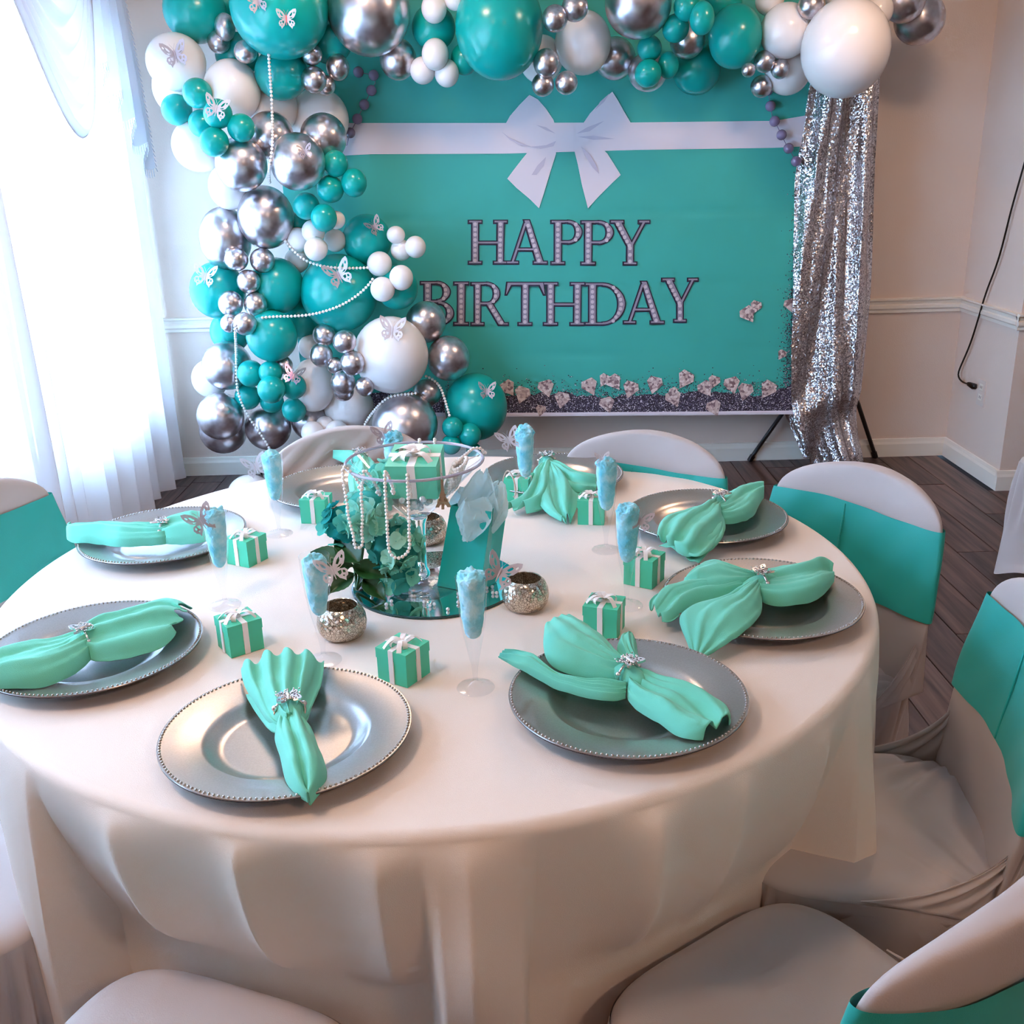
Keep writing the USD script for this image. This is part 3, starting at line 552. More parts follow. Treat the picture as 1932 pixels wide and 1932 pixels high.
# ---------------------------------------------------------------- the balloon garland
BALLOONS = [
(-1.205,4.442,2.084,0.122,1.00,'T',"large teal balloon at the garland's top left corner, above the white balloon with a butterfly"),
(-1.280,4.354,1.891,0.113,0.96,'W','large white balloon with a silver butterfly stuck on it, leftmost of the garland'),
(-1.324,4.547,1.809,0.119,1.00,'W',"white balloon half hidden under the butterfly-marked white one at the garland's left edge"),
(-1.072,4.510,1.925,0.087,1.00,'T','teal balloon behind the silver trio left of the giant teal balloon'),
(-1.075,4.372,2.013,0.040,1.29,'S','egg-shaped small silver balloon, top of the trio left of the giant teal balloon'),
(-1.114,4.407,1.965,0.044,1.00,'S','small silver balloon, lower left of the trio beside the giant teal balloon'),
(-0.975,4.245,1.910,0.044,0.95,'S','small silver balloon, right one of the trio tucked under the giant teal balloon'),
(-0.827,4.225,2.063,0.183,1.01,'T',"giant teal balloon at the arch's upper left with a pink-bodied butterfly"),
(-0.869,4.356,1.837,0.103,0.96,'T','teal balloon hanging under the giant teal one, behind the pearl strand'),
(-1.110,4.608,2.126,0.092,1.00,'T','dark teal balloon at the top edge between the corner teal and the giant teal'),
(-1.067,4.345,1.781,0.111,1.06,'W','large oval white balloon just right of the small teal cluster at the upper left'),
(-0.681,4.435,1.970,0.095,1.00,'T','shadowed teal balloon between the giant teal and the big silver balloon'),
(-0.497,4.300,2.052,0.159,1.05,'S','very large chrome silver balloon at the top left of the arch'),
(-0.735,4.317,1.901,0.042,0.95,'S','small silver balloon, upper left of the four under the big silver balloon'),
(-0.646,4.382,1.858,0.046,1.10,'S','small silver balloon, right one of the four under the big silver balloon'),
(-0.735,4.322,1.811,0.050,1.00,'S','small silver balloon, lower left of the four under the big silver balloon'),
(-0.699,4.385,1.793,0.038,1.00,'S','small silver balloon, lowest and half hidden of the four under the big silver balloon'),
(-0.770,4.575,1.675,0.125,1.00,'W',"shaded white balloon behind the silver balloons, next to the banner's ribbon"),
(-0.939,4.476,1.717,0.100,1.00,'W','pale white balloon behind the vertical pearl strand, above the silver group'),
(-0.934,4.340,1.611,0.092,1.00,'S','silver balloon at the back of the five-balloon silver group, upper left'),
(-0.722,4.357,1.598,0.094,1.00,'S','silver balloon at the upper right of the five-balloon silver group'),
(-1.038,4.244,1.503,0.102,1.02,'S','large silver balloon at the left of the five-balloon silver group'),
(-0.810,4.220,1.507,0.108,1.02,'S','large silver balloon in the middle of the silver group, right of the pearl strand'),
(-0.989,4.357,1.293,0.114,1.12,'S','large egg-shaped silver balloon, lowest of the five-balloon silver group'),
(-1.245,4.413,1.582,0.108,0.98,'W',"white balloon below the small teal cluster on the garland's left edge"),
(-1.128,4.365,1.418,0.083,1.11,'W','white balloon peeking out under the left balloon of the silver group'),
(-1.177,4.238,1.768,0.056,1.00,'T','small teal balloon, topmost of the cluster on the left white balloons'),
(-1.303,4.364,1.717,0.060,1.00,'T','small teal balloon, leftmost of the cluster on the left white balloons'),
(-1.086,4.161,1.688,0.055,1.00,'T','small teal balloon carrying a white butterfly in the upper left cluster'),
(-1.190,4.300,1.660,0.053,1.00,'T','small teal balloon in the centre of the upper left cluster, mostly covered'),
(-1.006,4.175,1.636,0.053,1.00,'T','small pale teal balloon, rightmost of the upper left cluster beside the silver group'),
(-1.110,4.148,1.587,0.055,1.00,'T','small teal balloon, lowest of the upper left cluster'),
(-0.671,4.287,1.496,0.050,1.04,'T','small teal balloon, topmost in front of the cluster right of the silver group'),
(-0.604,4.300,1.421,0.052,1.09,'T',"small teal balloon, rightmost of the cluster beside the banner's bow ribbon"),
(-0.702,4.300,1.399,0.054,1.00,'T','small teal balloon, middle of the cluster right of the silver group'),
(-0.806,4.305,1.335,0.054,1.00,'T','small teal balloon touching the lowest big silver balloon of the group'),
(-0.732,4.268,1.289,0.053,1.04,'T','small teal balloon above the shaded white cluster'),
(-0.723,4.462,1.538,0.040,1.00,'T',"small teal balloon peeking from behind the silver group's right side"),
(-0.874,4.453,1.255,0.052,1.00,'T','small dark teal balloon hidden beneath the teal cluster right of the egg-shaped silver balloon'),
(-0.727,4.467,1.185,0.048,1.00,'W','small white balloon, rightmost of the shaded white cluster above the large teal balloon'),
(-0.780,4.291,1.165,0.048,1.00,'W','small white balloon, lowest of the shaded cluster above the large teal balloon'),
(-0.793,4.340,1.232,0.048,1.00,'W','small white balloon, top of the shaded cluster above the large teal balloon'),
(-0.868,4.378,1.199,0.051,1.00,'W','small shaded white balloon, leftmost of its cluster beside the egg-shaped silver balloon'),
(-0.694,4.335,1.276,0.037,1.00,'W','tiny white balloon peeking behind the small teal balloons near the banner'),
(-0.907,4.510,1.101,0.053,1.00,'W','small shaded white balloon behind the sagging pearl strand'),
(-1.177,4.401,1.210,0.108,1.20,'S',"tall silver balloon reflecting the window at the garland's left edge"),
(-1.115,4.300,1.131,0.048,1.00,'S','small silver balloon, upper left of the vertical chain of silver balloons on the left'),
(-1.014,4.328,1.123,0.051,1.00,'S','small silver balloon, upper right of the vertical chain of silver balloons on the left'),
(-1.074,4.300,1.041,0.049,1.00,'S','small silver balloon, middle of the vertical chain between two teal balloons'),
(-1.158,4.294,0.952,0.052,1.04,'S','small silver balloon, lower left of the vertical silver chain'),
(-1.056,4.302,0.946,0.048,1.05,'S',"small silver balloon, lower right of the vertical silver chain, by the pearl strand's end"),
(-1.085,4.205,0.880,0.048,1.00,'S','small silver balloon, lowest of the vertical silver chain'),
(-1.154,4.227,0.880,0.038,1.00,'S','smallest silver balloon at the bottom left of the vertical silver chain'),
(-1.240,4.420,0.994,0.118,1.02,'T',"teal balloon with a white butterfly at the garland's left edge, half way up"),
(-0.988,4.420,1.005,0.114,1.04,'T','teal balloon half way up the column, right of the silver chain'),
(-0.725,4.453,0.965,0.166,1.00,'T',"very large teal balloon with a silver butterfly in the column's middle"),
(-0.598,4.520,1.180,0.105,1.02,'T','teal balloon with a small butterfly above the very large teal balloon'),
(-0.469,4.421,0.984,0.090,1.03,'T','dark teal balloon behind the white trio next to the letter B'),
(-0.533,4.382,1.090,0.052,1.00,'W','small white balloon, top of the trio holding the pearl strands'),
(-0.437,4.311,1.038,0.050,1.05,'W','small white balloon, right one of the trio holding the pearl strands'),
(-0.517,4.302,0.993,0.051,1.00,'W','small white balloon, lowest of the trio holding the pearl strands'),
(-0.459,4.414,1.205,0.039,0.94,'W','small cream white balloon, top of the trio beside the word HAPPY'),
(-0.443,4.439,1.140,0.045,1.00,'W','small cream white balloon, lower left of the trio beside the word HAPPY'),
(-0.378,4.403,1.154,0.044,1.05,'W','small cream white balloon, right one of the trio beside the word HAPPY'),
(-1.001,4.300,0.811,0.108,1.00,'T','shiny teal balloon under the end of the long pearl strand'),
(-1.238,4.528,0.799,0.088,1.06,'T',"teal balloon at the garland's left edge behind the small silver chain's foot"),
(-0.923,4.552,0.853,0.095,1.00,'T','dark teal balloon at the back between the shiny teal and very large teal balloons'),
(-1.235,4.401,0.671,0.107,1.00,'S','large silver balloon behind the hanging pearl strand at the lower left'),
(-1.349,4.510,0.594,0.081,1.06,'W','white balloon at the lower left edge behind the large silver one'),
(-1.284,4.379,0.450,0.103,1.02,'S','large silver balloon at the bottom left of the column'),
(-1.326,4.537,0.345,0.108,1.00,'S',"silver balloon lowest at the column's bottom left, under another silver one"),
(-1.101,4.471,0.370,0.104,1.00,'S','dark silver balloon at the foot of the column where the pearl strand ends'),
(-0.913,4.498,0.386,0.085,1.00,'S','dark silver balloon behind the lowest white trio'),
(-1.108,4.297,0.653,0.057,1.00,'T','small teal balloon, upper left of the lower cluster beside the hanging pearl strand'),
(-1.017,4.272,0.660,0.050,1.00,'T','small teal balloon, top right of the lower cluster under the shiny teal balloon'),
(-1.003,4.197,0.602,0.058,1.00,'T','small teal balloon, foremost in the middle of the lower cluster'),
(-1.162,4.409,0.527,0.057,1.00,'T','small teal balloon, lower left of the lower cluster, crossed by the pearl strand'),
(-0.929,4.296,0.592,0.055,1.00,'T','small teal balloon under the iridescent butterfly in the lower cluster'),
(-0.950,4.356,0.475,0.053,1.05,'T','small teal balloon, lowest right of the lower cluster'),
(-1.059,4.420,0.500,0.053,0.96,'T','small teal balloon under the foremost one of the lower cluster'),
(-0.970,4.329,0.680,0.039,1.00,'S','tiny dark silver balloon peeking between shiny teal balloon and lower teal cluster'),
(-0.871,4.422,0.566,0.096,1.22,'W','oval white balloon right of the iridescent butterfly'),
(-0.734,4.520,0.442,0.114,0.96,'W','white balloon low in the column under the small silver cluster'),
(-0.881,4.520,0.722,0.057,1.00,'W','cream balloon half hidden behind the small silver cluster'),
(-0.790,4.356,0.801,0.048,1.00,'S','small silver balloon, topmost of the cluster left of the large white butterfly balloon'),
(-0.675,4.180,0.798,0.048,1.00,'S','small silver balloon, upper right of the cluster touching the large white balloon'),
(-0.797,4.292,0.726,0.049,1.05,'S','small silver balloon, leftmost of the cluster left of the large white balloon'),
(-0.648,4.176,0.709,0.051,1.00,'S','small silver balloon, middle right of the cluster left of the large white balloon'),
(-0.743,4.300,0.677,0.036,1.00,'S','small silver balloon hidden in the middle of the lower silver cluster'),
(-0.705,4.237,0.615,0.052,1.00,'S','small silver balloon, lower left front of the silver cluster'),
(-0.716,4.300,0.565,0.044,1.00,'S','small silver balloon under the lower front one of the silver cluster'),
(-0.608,4.200,0.604,0.039,1.06,'S','small silver balloon, lowest right of the silver cluster'),
(-0.499,4.302,0.715,0.159,1.03,'W',"very large white balloon with a pale butterfly in the column's lower right"),
(-0.356,4.447,0.830,0.087,1.03,'S','silver balloon overlapping the letter B of the banner'),
(-0.262,4.420,0.673,0.094,1.05,'S','silver balloon sticking out to the right of the very large white balloon'),
(-0.364,4.429,0.519,0.065,0.96,'S','dark silver balloon between the very large white and the big bottom silver balloon'),
(-0.459,4.300,0.404,0.144,1.00,'S','very large silver balloon at the foot of the column behind the martini glass'),
(-0.150,4.466,0.439,0.142,1.07,'T',"large dark teal balloon with a butterfly at the column's lower right foot"),
(-0.250,4.289,0.393,0.046,1.00,'T','small teal balloon, top left of the four at the foot of the dark teal balloon'),
(-0.178,4.310,0.352,0.051,1.00,'T','small teal balloon, right one of the four at the foot of the dark teal balloon'),
(-0.260,4.283,0.316,0.044,1.00,'T','small teal balloon, lower left of the four at the foot of the dark teal balloon'),
(-0.166,4.420,0.245,0.036,1.00,'T','small teal balloon, lowest of the four at the foot of the dark teal balloon'),
(-0.878,4.358,0.367,0.051,1.05,'W','small white balloon, left one of the trio just above the back left chair'),
(-0.772,4.373,0.365,0.052,1.00,'W','small white balloon, right one of the trio just above the back left chair'),
(-0.832,4.420,0.386,0.041,1.00,'W','small white balloon, top of the trio just above the back left chair'),
(-1.190,4.350,0.092,0.096,0.90,'W',"white balloon lying on the floor behind the table's left side"),
(-0.258,4.410,1.995,0.086,1.00,'T',"shadowed dark teal balloon behind the white pairs at the arch's top"),
(-0.247,4.300,2.049,0.049,1.09,'W','small white balloon at the top edge in front of the shadowed teal balloon'),
(-0.166,4.300,2.080,0.041,1.00,'W','small white balloon cut by the top edge, left of the tall teal balloon'),
(-0.253,4.338,1.891,0.053,1.12,'W','small white balloon, top of the trio hanging left of the tall teal balloon'),
(-0.309,4.385,1.838,0.050,1.04,'W','small white balloon, lower left of the trio hanging under the arch'),
(-0.213,4.385,1.826,0.049,1.09,'W','small white balloon, lower right of the trio hanging under the arch'),
(-0.407,4.411,1.884,0.073,1.09,'S','dark silver balloon behind the right side of the very large chrome balloon'),
(-0.142,4.419,1.878,0.054,1.12,'T','small green-lit teal balloon peeking left of the tall teal balloon'),
(0.002,4.300,1.978,0.170,1.13,'T',"tall very large teal balloon in the arch's middle above the bow"),
(0.212,4.179,1.989,0.048,1.00,'S','small dark silver balloon, left one of the pair right of the tall teal balloon'),
(0.288,4.187,2.025,0.050,1.00,'S','small silver balloon with bright highlights, right one of the pair at the top edge'),
(0.336,4.425,1.927,0.112,1.08,'W','cream white balloon under the small silver pair, above the bow'),
(0.170,4.502,1.877,0.089,1.05,'W','shaded white balloon behind the small silver trio above the bow'),
(0.182,4.284,1.845,0.051,1.04,'S',"small dark silver balloon, top of the trio hanging above the bow's left loop"),
(0.168,4.312,1.769,0.044,1.00,'S','small dark silver balloon, lower left of the trio hanging above the bow'),
(0.261,4.300,1.773,0.044,1.00,'S','small dark silver balloon, lower right of the trio hanging above the bow'),
(0.539,4.300,2.050,0.128,1.00,'S','very large dark silver balloon at the top edge right of the cream white one'),
(0.475,4.536,1.876,0.086,0.97,'S','dark silver balloon between the cream white balloon and the low teal trio'),
(0.721,4.265,2.027,0.050,1.04,'T','small teal balloon, top of the trio right of the very large dark silver balloon'),
(0.773,4.218,1.981,0.046,1.30,'T','small oval teal balloon, right one of the trio right of the dark silver balloon'),
(0.688,4.313,1.959,0.052,1.00,'T','small teal balloon, lower left of the trio right of the dark silver balloon'),
(0.599,4.401,1.898,0.049,1.00,'T',"small dark teal balloon, top of the low trio above the bow's right loop"),
(0.591,4.365,1.804,0.053,1.00,'T',"small bright teal balloon, lowest of the trio above the bow's right loop"),
(0.676,4.401,1.834,0.042,1.22,'T',"small bright teal balloon, right one of the trio above the bow's right loop"),
(0.605,4.481,1.817,0.079,0.97,'S',"dark silver balloon behind the bright small teal balloon above the bow's right loop"),
(0.765,4.488,1.932,0.071,1.00,'S',"brownish silver balloon under the small teal trio at the arch's right"),
(0.825,4.598,1.832,0.102,1.00,'T',"dark teal balloon at the arch's lower edge left of the small silver cluster"),
(0.944,4.420,1.934,0.106,1.13,'T',"large round teal balloon on the arch's right, left of the white pair"),
(0.912,4.520,2.068,0.075,1.00,'T','dark teal balloon at the top edge above the large round teal balloon'),
(1.144,4.411,1.949,0.102,1.02,'W',"large white balloon left of the giant white one at the arch's right"),
(1.210,4.316,2.025,0.049,1.00,'S','small chrome balloon wedged above the two white balloons at the right'),
(1.341,4.265,1.867,0.168,1.08,'W',"giant white balloon at the arch's right end in front of the sequin drape"),
(1.191,4.524,1.813,0.094,1.05,'W','shaded white balloon below the white pair, behind the small silver cluster'),
(1.069,4.425,1.840,0.043,1.00,'S','small silver balloon, top of the cluster left of the giant white balloon'),
(1.132,4.420,1.811,0.037,1.06,'S','small silver balloon, right one of the cluster left of the giant white balloon'),
(0.976,4.300,1.801,0.027,1.00,'S','smallest silver balloon, left one of the cluster under the round teal balloon'),
(1.082,4.510,1.752,0.044,1.00,'S','small silver balloon, lowest of the cluster left of the giant white balloon'),
(1.718,4.529,1.991,0.100,1.00,'S',"dark silver balloon at the arch's far right end against the tan wall"),
(1.496,4.376,2.008,0.055,1.12,'W','small oval white balloon right of the giant white one at the top edge'),
(1.608,4.417,2.043,0.080,1.00,'S',"pale silver balloon at the top edge of the arch's far right end"),
(1.335,4.362,2.054,0.055,0.96,'W','white balloon at the top edge behind the giant white one'),
(1.088,4.476,2.069,0.057,1.00,'W','white balloon at the top edge between the teal and white balloons'),
]

def balloon_meshes():
    th = np.linspace(0, PI, 25)
    z = np.cos(th); z = np.where(z < 0, z * 1.10, z)
    prof = [(math.sin(t), zz) for t, zz in zip(th, z)]
    k = [p for p in prof if not (p[1] < -.95 and p[0] < .16)]
    prof = k + [(.13, -1.085), (.075, -1.12), (.055, -1.15)]
    prof[0] = (0, 1)
    body = lathe(prof, 36)
    knot = lathe([(.055, -1.145), (.085, -1.155), (.09, -1.175), (.06, -1.19), (.05, -1.20), (.10, -1.25), (.125, -1.28), (.115, -1.285), (.03, -1.21), (0, -1.2)], 14)
    return body, knot
BODY, KNOT = balloon_meshes()
COL = {'T': 'teal', 'W': 'white', 'S': 'chrome'}
first_balloon = {}
rb = random.Random(11)
for x, y, z, r_, s, c, lab in BALLOONS:
    neck = np.array([rb.uniform(-.45, .45), 1.0, rb.uniform(-.35, .45)])   # necks tie in to the strip behind
    neck /= np.linalg.norm(neck)
    ax = -neck; up = np.array([0, 0, 1.0]); sx = np.cross(up, ax); sx /= np.linalg.norm(sx); sy = np.cross(ax, sx)
    Rm = np.diag([1, 1, s]) @ np.stack([sx, sy, ax], 1)
    m = mat4((x, y, z), rot=Rm @ np.diag([r_, r_, r_]))
    nm = {'T': 'teal_balloon', 'W': 'white_balloon', 'S': 'silver_balloon'}[c]
    if c not in first_balloon:
        t = thing(nm, lab, 'balloon', m, 'balloons of the garland'); first_balloon[c] = t
        obj('body', BODY, K[COL[c]], t, True); obj('knot', KNOT, K[COL[c]], t, True)
    else:
        dup(first_balloon[c], nm, m, lab)

# cut-card butterflies
def wing_poly():
    up = Polygon([(0, .02), (.05, .16), (.18, .34), (.36, .47), (.50, .50), (.52, .40), (.47, .24), (.38, .10), (.22, .02), (.06, -.01)])
    lo = Polygon([(.02, 0), (.2, .0), (.36, -.04), (.42, -.14), (.38, -.26), (.30, -.30), (.27, -.40), (.22, -.34), (.12, -.26), (.04, -.10)])
    w = unary_union([up, lo]).buffer(.012).buffer(-.006)
    holes = [Polygon([(.16, .17), (.24, .28), (.34, .35), (.30, .22), (.22, .14)]), Polygon([(.36, .30), (.42, .38), (.45, .34), (.41, .26)]), Polygon([(.14, .06), (.26, .11), (.33, .12), (.26, .05)]),
             Polygon([(.12, -.06), (.24, -.05), (.22, -.15), (.15, -.18)]), Polygon([(.28, -.07), (.35, -.10), (.34, -.18), (.27, -.15)]), Polygon([(.22, -.22), (.29, -.22), (.26, -.28)])]
    for h in holes: w = w.difference(h)
    return w
WING = wing_poly()
def butterfly(name, label, mat, m, size, fold, group, body=None, cat='butterfly'):
    t = thing(name, label, cat, m, group)
    for sg in (1, -1):
        e = extrude(WING, .012); v = e.vertices.copy(); v[:, 2] -= .006
        a = math.radians(fold); x_ = v[:, 0] * math.cos(a) - v[:, 2] * math.sin(a); z_ = v[:, 0] * math.sin(a) + v[:, 2] * math.cos(a)
        e.vertices = np.stack([sg * x_, v[:, 1], z_], 1) * size
        if sg < 0: e.faces = e.faces[:, ::-1]
        obj('wing', e, mat, t, False)
    b = cat_([tube([(0, -.26, .01), (0, -.05, .02), (0, .12, .02), (0, .2, .02)], [.012, .03, .034, .018], 8)] + [tube([(0, .19, .02), (s_ * .05, .32, .03), (s_ * .11, .42, .03)], .006, 5) for s_ in (-1, 1)])
    b.apply_scale(size); obj('body', b, body or mat, t, True)
    return t
def frame(n, roll=0.0):
    n = np.array(n, float); n /= np.linalg.norm(n); up = np.array([0, 0, 1.0]); x_ = np.cross(up, n); x_ /= np.linalg.norm(x_); y_ = np.cross(n, x_)
    c, s = math.cos(roll), math.sin(roll)
    return np.stack([c * x_ + s * y_, -s * x_ + c * y_, n], 1)
BUTTER = [((-1.2458,4.2471,1.9038),(0.2952,-0.9547,0.0370),0.1,12,'s'),
((-1.0766,4.1082,1.7001),(0.2059,-0.9719,0.1143),0.095,-18,'w'),
((-0.7729,4.0627,1.9974),(0.2541,-0.9311,-0.2616),0.075,0,'p'),
((-0.8654,4.0463,2.0531),(-0.0440,-0.9952,-0.0870),0.085,10,'s'),
((-0.6964,4.3140,1.0511),(0.1708,-0.9170,0.3603),0.12,20,'s'),
((-1.2574,4.3221,1.0588),(0.0235,-0.9268,0.3748),0.105,-12,'w'),
((-0.4761,4.1932,0.8321),(0.1387,-0.8496,0.5089),0.115,-8,'w'),
((-0.5501,4.4431,1.2341),(0.3399,-0.8779,0.3373),0.08,30,'s'),
((-0.9208,4.2666,0.6378),(0.1863,-0.7602,0.6224),0.095,-20,'i'),
((-0.0976,4.3639,0.5285),(0.2442,-0.8637,0.4409),0.085,-5,'s'),
((-0.7607,4.1292,1.5391),(0.3548,-0.9191,0.1714),0.06,10,'s')]
BLAB = ['silver cut-card butterfly on the leftmost large white balloon', 'white card butterfly on the small teal cluster at the upper left', 'pink-bodied butterfly on the giant teal balloon',
        'silver butterfly at the top edge, high on the giant teal balloon', 'silver butterfly with cut-out wings on the very large teal balloon', 'white butterfly on the teal balloon at the left edge',
        'pale butterfly on the very large white balloon', 'small butterfly on the teal balloon above the very large teal one', 'iridescent butterfly on the lower small teal cluster',
        'silver butterfly on the large dark teal balloon at the garland foot', 'faint silver butterfly on the middle chrome balloon of the silver group']
for (p, n, sz, roll, kind), lab in zip(BUTTER, BLAB):
    mt = {'s': K['butterfly'], 'w': K['butterflywhite'], 'i': K['iris'], 'p': K['butterflywhite']}[kind]
    butterfly('paper_butterfly', lab, mt, mat4(np.array(p) + np.array(n) * .004, rot=frame(n, math.radians(roll))), sz, 24, 'butterflies on the balloons', K['pink'] if kind == 'p' else None)

# fine pearl strands draped over the balloons
PEARLS = [[(-0.8717,4.1707,1.8894),(-0.8749,4.1823,1.8728),(-0.8780,4.1939,1.8560),(-0.8810,4.2054,1.8391),(-0.8839,4.2169,1.8220),(-0.8869,4.2288,1.8048),(-0.8902,4.2418,1.7874),(-0.8933,4.2536,1.7699),(-0.8940,4.2538,1.7515),(-0.8947,4.2531,1.7330),(-0.8956,4.2522,1.7144),(-0.8966,4.2512,1.6957),(-0.8957,4.2401,1.6766),(-0.8940,4.2250,1.6574),(-0.8926,4.2106,1.6382),(-0.8914,4.1975,1.6192),(-0.8907,4.1849,1.6002),(-0.8905,4.1723,1.5813),(-0.8909,4.1595,1.5626),(-0.8940,4.1559,1.5440),(-0.8984,4.1549,1.5255),(-0.9034,4.1554,1.5070),(-0.9145,4.1857,1.4884),(-0.9247,4.2160,1.4694),(-0.9332,4.2466,1.4499),(-0.9395,4.2777,1.4298)],
[(-0.9126,4.3353,1.1972),(-0.9009,4.3367,1.1813),(-0.8886,4.3382,1.1654),(-0.8751,4.3385,1.1502),(-0.8602,4.3369,1.1362),(-0.8437,4.3345,1.1238),(-0.8257,4.3318,1.1135),(-0.8064,4.3296,1.1051),(-0.7863,4.3275,1.0985),(-0.7656,4.3254,1.0933),(-0.7449,4.3247,1.0892),(-0.7243,4.3261,1.0860),(-0.7037,4.3288,1.0835),(-0.6831,4.3320,1.0817),(-0.6624,4.3358,1.0805),(-0.6418,4.3405,1.0797),(-0.6210,4.3452,1.0792),(-0.6003,4.3498,1.0789),(-0.5795,4.3542,1.0787)],
[(-0.5601,4.3326,1.0323),(-0.5732,4.3253,1.0164),(-0.5876,4.3180,1.0017),(-0.6031,4.3105,0.9882),(-0.6195,4.3029,0.9759),(-0.6369,4.2969,0.9644),(-0.6550,4.2918,0.9537),(-0.6737,4.2874,0.9440),(-0.6929,4.2833,0.9353),(-0.7127,4.2797,0.9277),(-0.7329,4.2770,0.9210),(-0.7537,4.2755,0.9150),(-0.7750,4.2760,0.9096),(-0.7970,4.2793,0.9046),(-0.8184,4.2786,0.9010),(-0.8395,4.2763,0.8986),(-0.8604,4.2729,0.8973),(-0.8810,4.2687,0.8970),(-0.9014,4.2630,0.8975),(-0.9213,4.2554,0.8986),(-0.9405,4.2450,0.9002),(-0.9604,4.2383,0.9011),(-0.9806,4.2331,0.9013),(-1.0008,4.2282,0.9007),(-1.0210,4.2232,0.8992)],
[(-1.1160,4.1619,0.8785),(-1.1182,4.1666,0.8572),(-1.1252,4.1884,0.8332),(-1.1324,4.2101,0.8089),(-1.1398,4.2315,0.7843),(-1.1472,4.2528,0.7595),(-1.1548,4.2739,0.7344),(-1.1626,4.2948,0.7091),(-1.1684,4.3078,0.6849),(-1.1696,4.3039,0.6638),(-1.1709,4.3010,0.6425),(-1.1720,4.3003,0.6207),(-1.1734,4.3040,0.5980),(-1.1737,4.3096,0.5750),(-1.1727,4.3156,0.5519),(-1.1701,4.3218,0.5290),(-1.1664,4.3293,0.5062),(-1.1617,4.3391,0.4834),(-1.1552,4.3470,0.4615),(-1.1468,4.3508,0.4409),(-1.1373,4.3532,0.4208),(-1.1275,4.3555,0.4010),(-1.1175,4.3578,0.3811),(-1.1073,4.3588,0.3614),(-1.0966,4.3566,0.3423),(-1.0864,4.3541,0.3229),(-1.0767,4.3513,0.3031)],
[(-0.6504,4.3428,0.3812),(-0.6385,4.3320,0.4057),(-0.6246,4.3201,0.4287),(-0.6091,4.3070,0.4507),(-0.5922,4.2929,0.4719),(-0.5746,4.2787,0.4924),(-0.5562,4.2642,0.5122),(-0.5388,4.2659,0.5264),(-0.5195,4.2679,0.5371),(-0.4985,4.2700,0.5440),(-0.4766,4.2725,0.5476),(-0.4547,4.2751,0.5490),(-0.4328,4.2775,0.5494),(-0.4109,4.2798,0.5502),(-0.3890,4.2823,0.5525)],
[(-0.3642,4.4170,0.5959),(-0.3420,4.4167,0.5855),(-0.3226,4.4142,0.5705),(-0.3062,4.3958,0.5549),(-0.2946,4.3764,0.5367),(-0.2864,4.3564,0.5172),(-0.2790,4.3361,0.4977),(-0.2719,4.3158,0.4785),(-0.2651,4.2953,0.4593),(-0.2586,4.2755,0.4400)]]
PLAB = ['fine white pearl strand hanging straight down from the giant teal balloon to the silver group', 'fine pearl strand sagging from the egg-shaped silver balloon to the white trio',
        'fine pearl strand sagging from the white trio back to the small silver chain', 'fine pearl strand hanging down the left side of the column to its foot',
        'fine pearl strand arching over the very large silver balloon at the foot', 'fine pearl strand from the very large white balloon down to the small teal foot cluster']
for pts, lab in zip(PEARLS, PLAB):
    t = thing('pearl_strand', lab, 'pearl strand', None, 'pearl strands on the garland')
    pts = spline(pts, len(pts) * 6)
    obj('thread', tube(pts[::3], .0012, 5), K['pearl'], t)
    obj('pearls', spheres(resample(pts, .0150), .0066, 1), K['pearl'], t, True, 'stuff')
# ---------------------------------------------------------------- the dining table and its cloth
TC, TR, TZ = np.array([-.144, 1.75]), .785, .768
CHAIRS = [  # seat centre x, y, outward heading in degrees, label
    (.350, .972, -56, 'white covered chair with teal sash at the lower right corner, its back nearest the camera'),
    (-.44, .887, 249, 'white covered chair at the bottom left, only its seat in view against the cloth'),
    (.570, 1.400, -12, 'white covered chair with a wide green sash at the right edge, below the corner chair'),
    (.56, 1.89, 36, 'white covered chair with teal sash right of the table, below the sequin drape'),
    (.225, 2.145, 63, 'white covered chair with teal sash behind the table, under the banner'),
    (-.33, 2.26, 113, 'white pleated covered chair behind the table, in front of the balloon column foot'),
    (-.945, 2.007, 165, 'white covered chair with green sash at the left edge beside the curtain'),
    (-.936, 1.296, 198, 'white covered chair at the left edge below the front left plate'),
    (2.02, 3.30, 20, 'white covered chair cut by the right edge, standing apart on the wood floor')]
SW, SD, SH = .405, .40, .462

def seat_push(th):
    """how far from the table's centre the cloth can hang at angle th before it meets a pushed-in seat."""
    d = np.array([math.cos(th), math.sin(th)]); best = 9.0
    for cx, cy, hd, _ in CHAIRS[:2]:
        a = math.radians(hd); o = np.array([math.cos(a), math.sin(a)]); s_ = np.array([-o[1], o[0]])
        rel = TC - np.array([cx, cy])
        p = np.array([rel @ s_, rel @ o]); q = np.array([d @ s_, d @ o])
        lo, hi = 0, 9
        for k, hw in ((0, SW / 2 + .008), (1, SD / 2 + .012)):
            if abs(q[k]) < 1e-9:
                if abs(p[k]) > hw: lo = 9
                continue
            t0, t1 = sorted(((-hw - p[k]) / q[k], (hw - p[k]) / q[k])); lo, hi = max(lo, t0), min(hi, t1)
        if lo < hi and lo > 0: best = min(best, lo)
    return best
tb = thing('round_table', 'round folding banquet table hidden under the white cloth', 'table', mat4((TC[0], TC[1], 0)))
obj('tabletop', lathe([(0, TZ - .032), (TR - .028, TZ - .032), (TR - .022, TZ - .026), (TR - .022, TZ - .010), (TR - .028, TZ - .004), (0, TZ - .004)], 96), K['subfloor'], tb)
for k in range(4):
    a = PI / 4 + k * PI / 2; c, s = math.cos(a), math.sin(a)
    obj('leg', tube([(.34 * c, .34 * s, TZ - .03), (.36 * c, .36 * s, .0)], .015, 10), K['black'], tb)

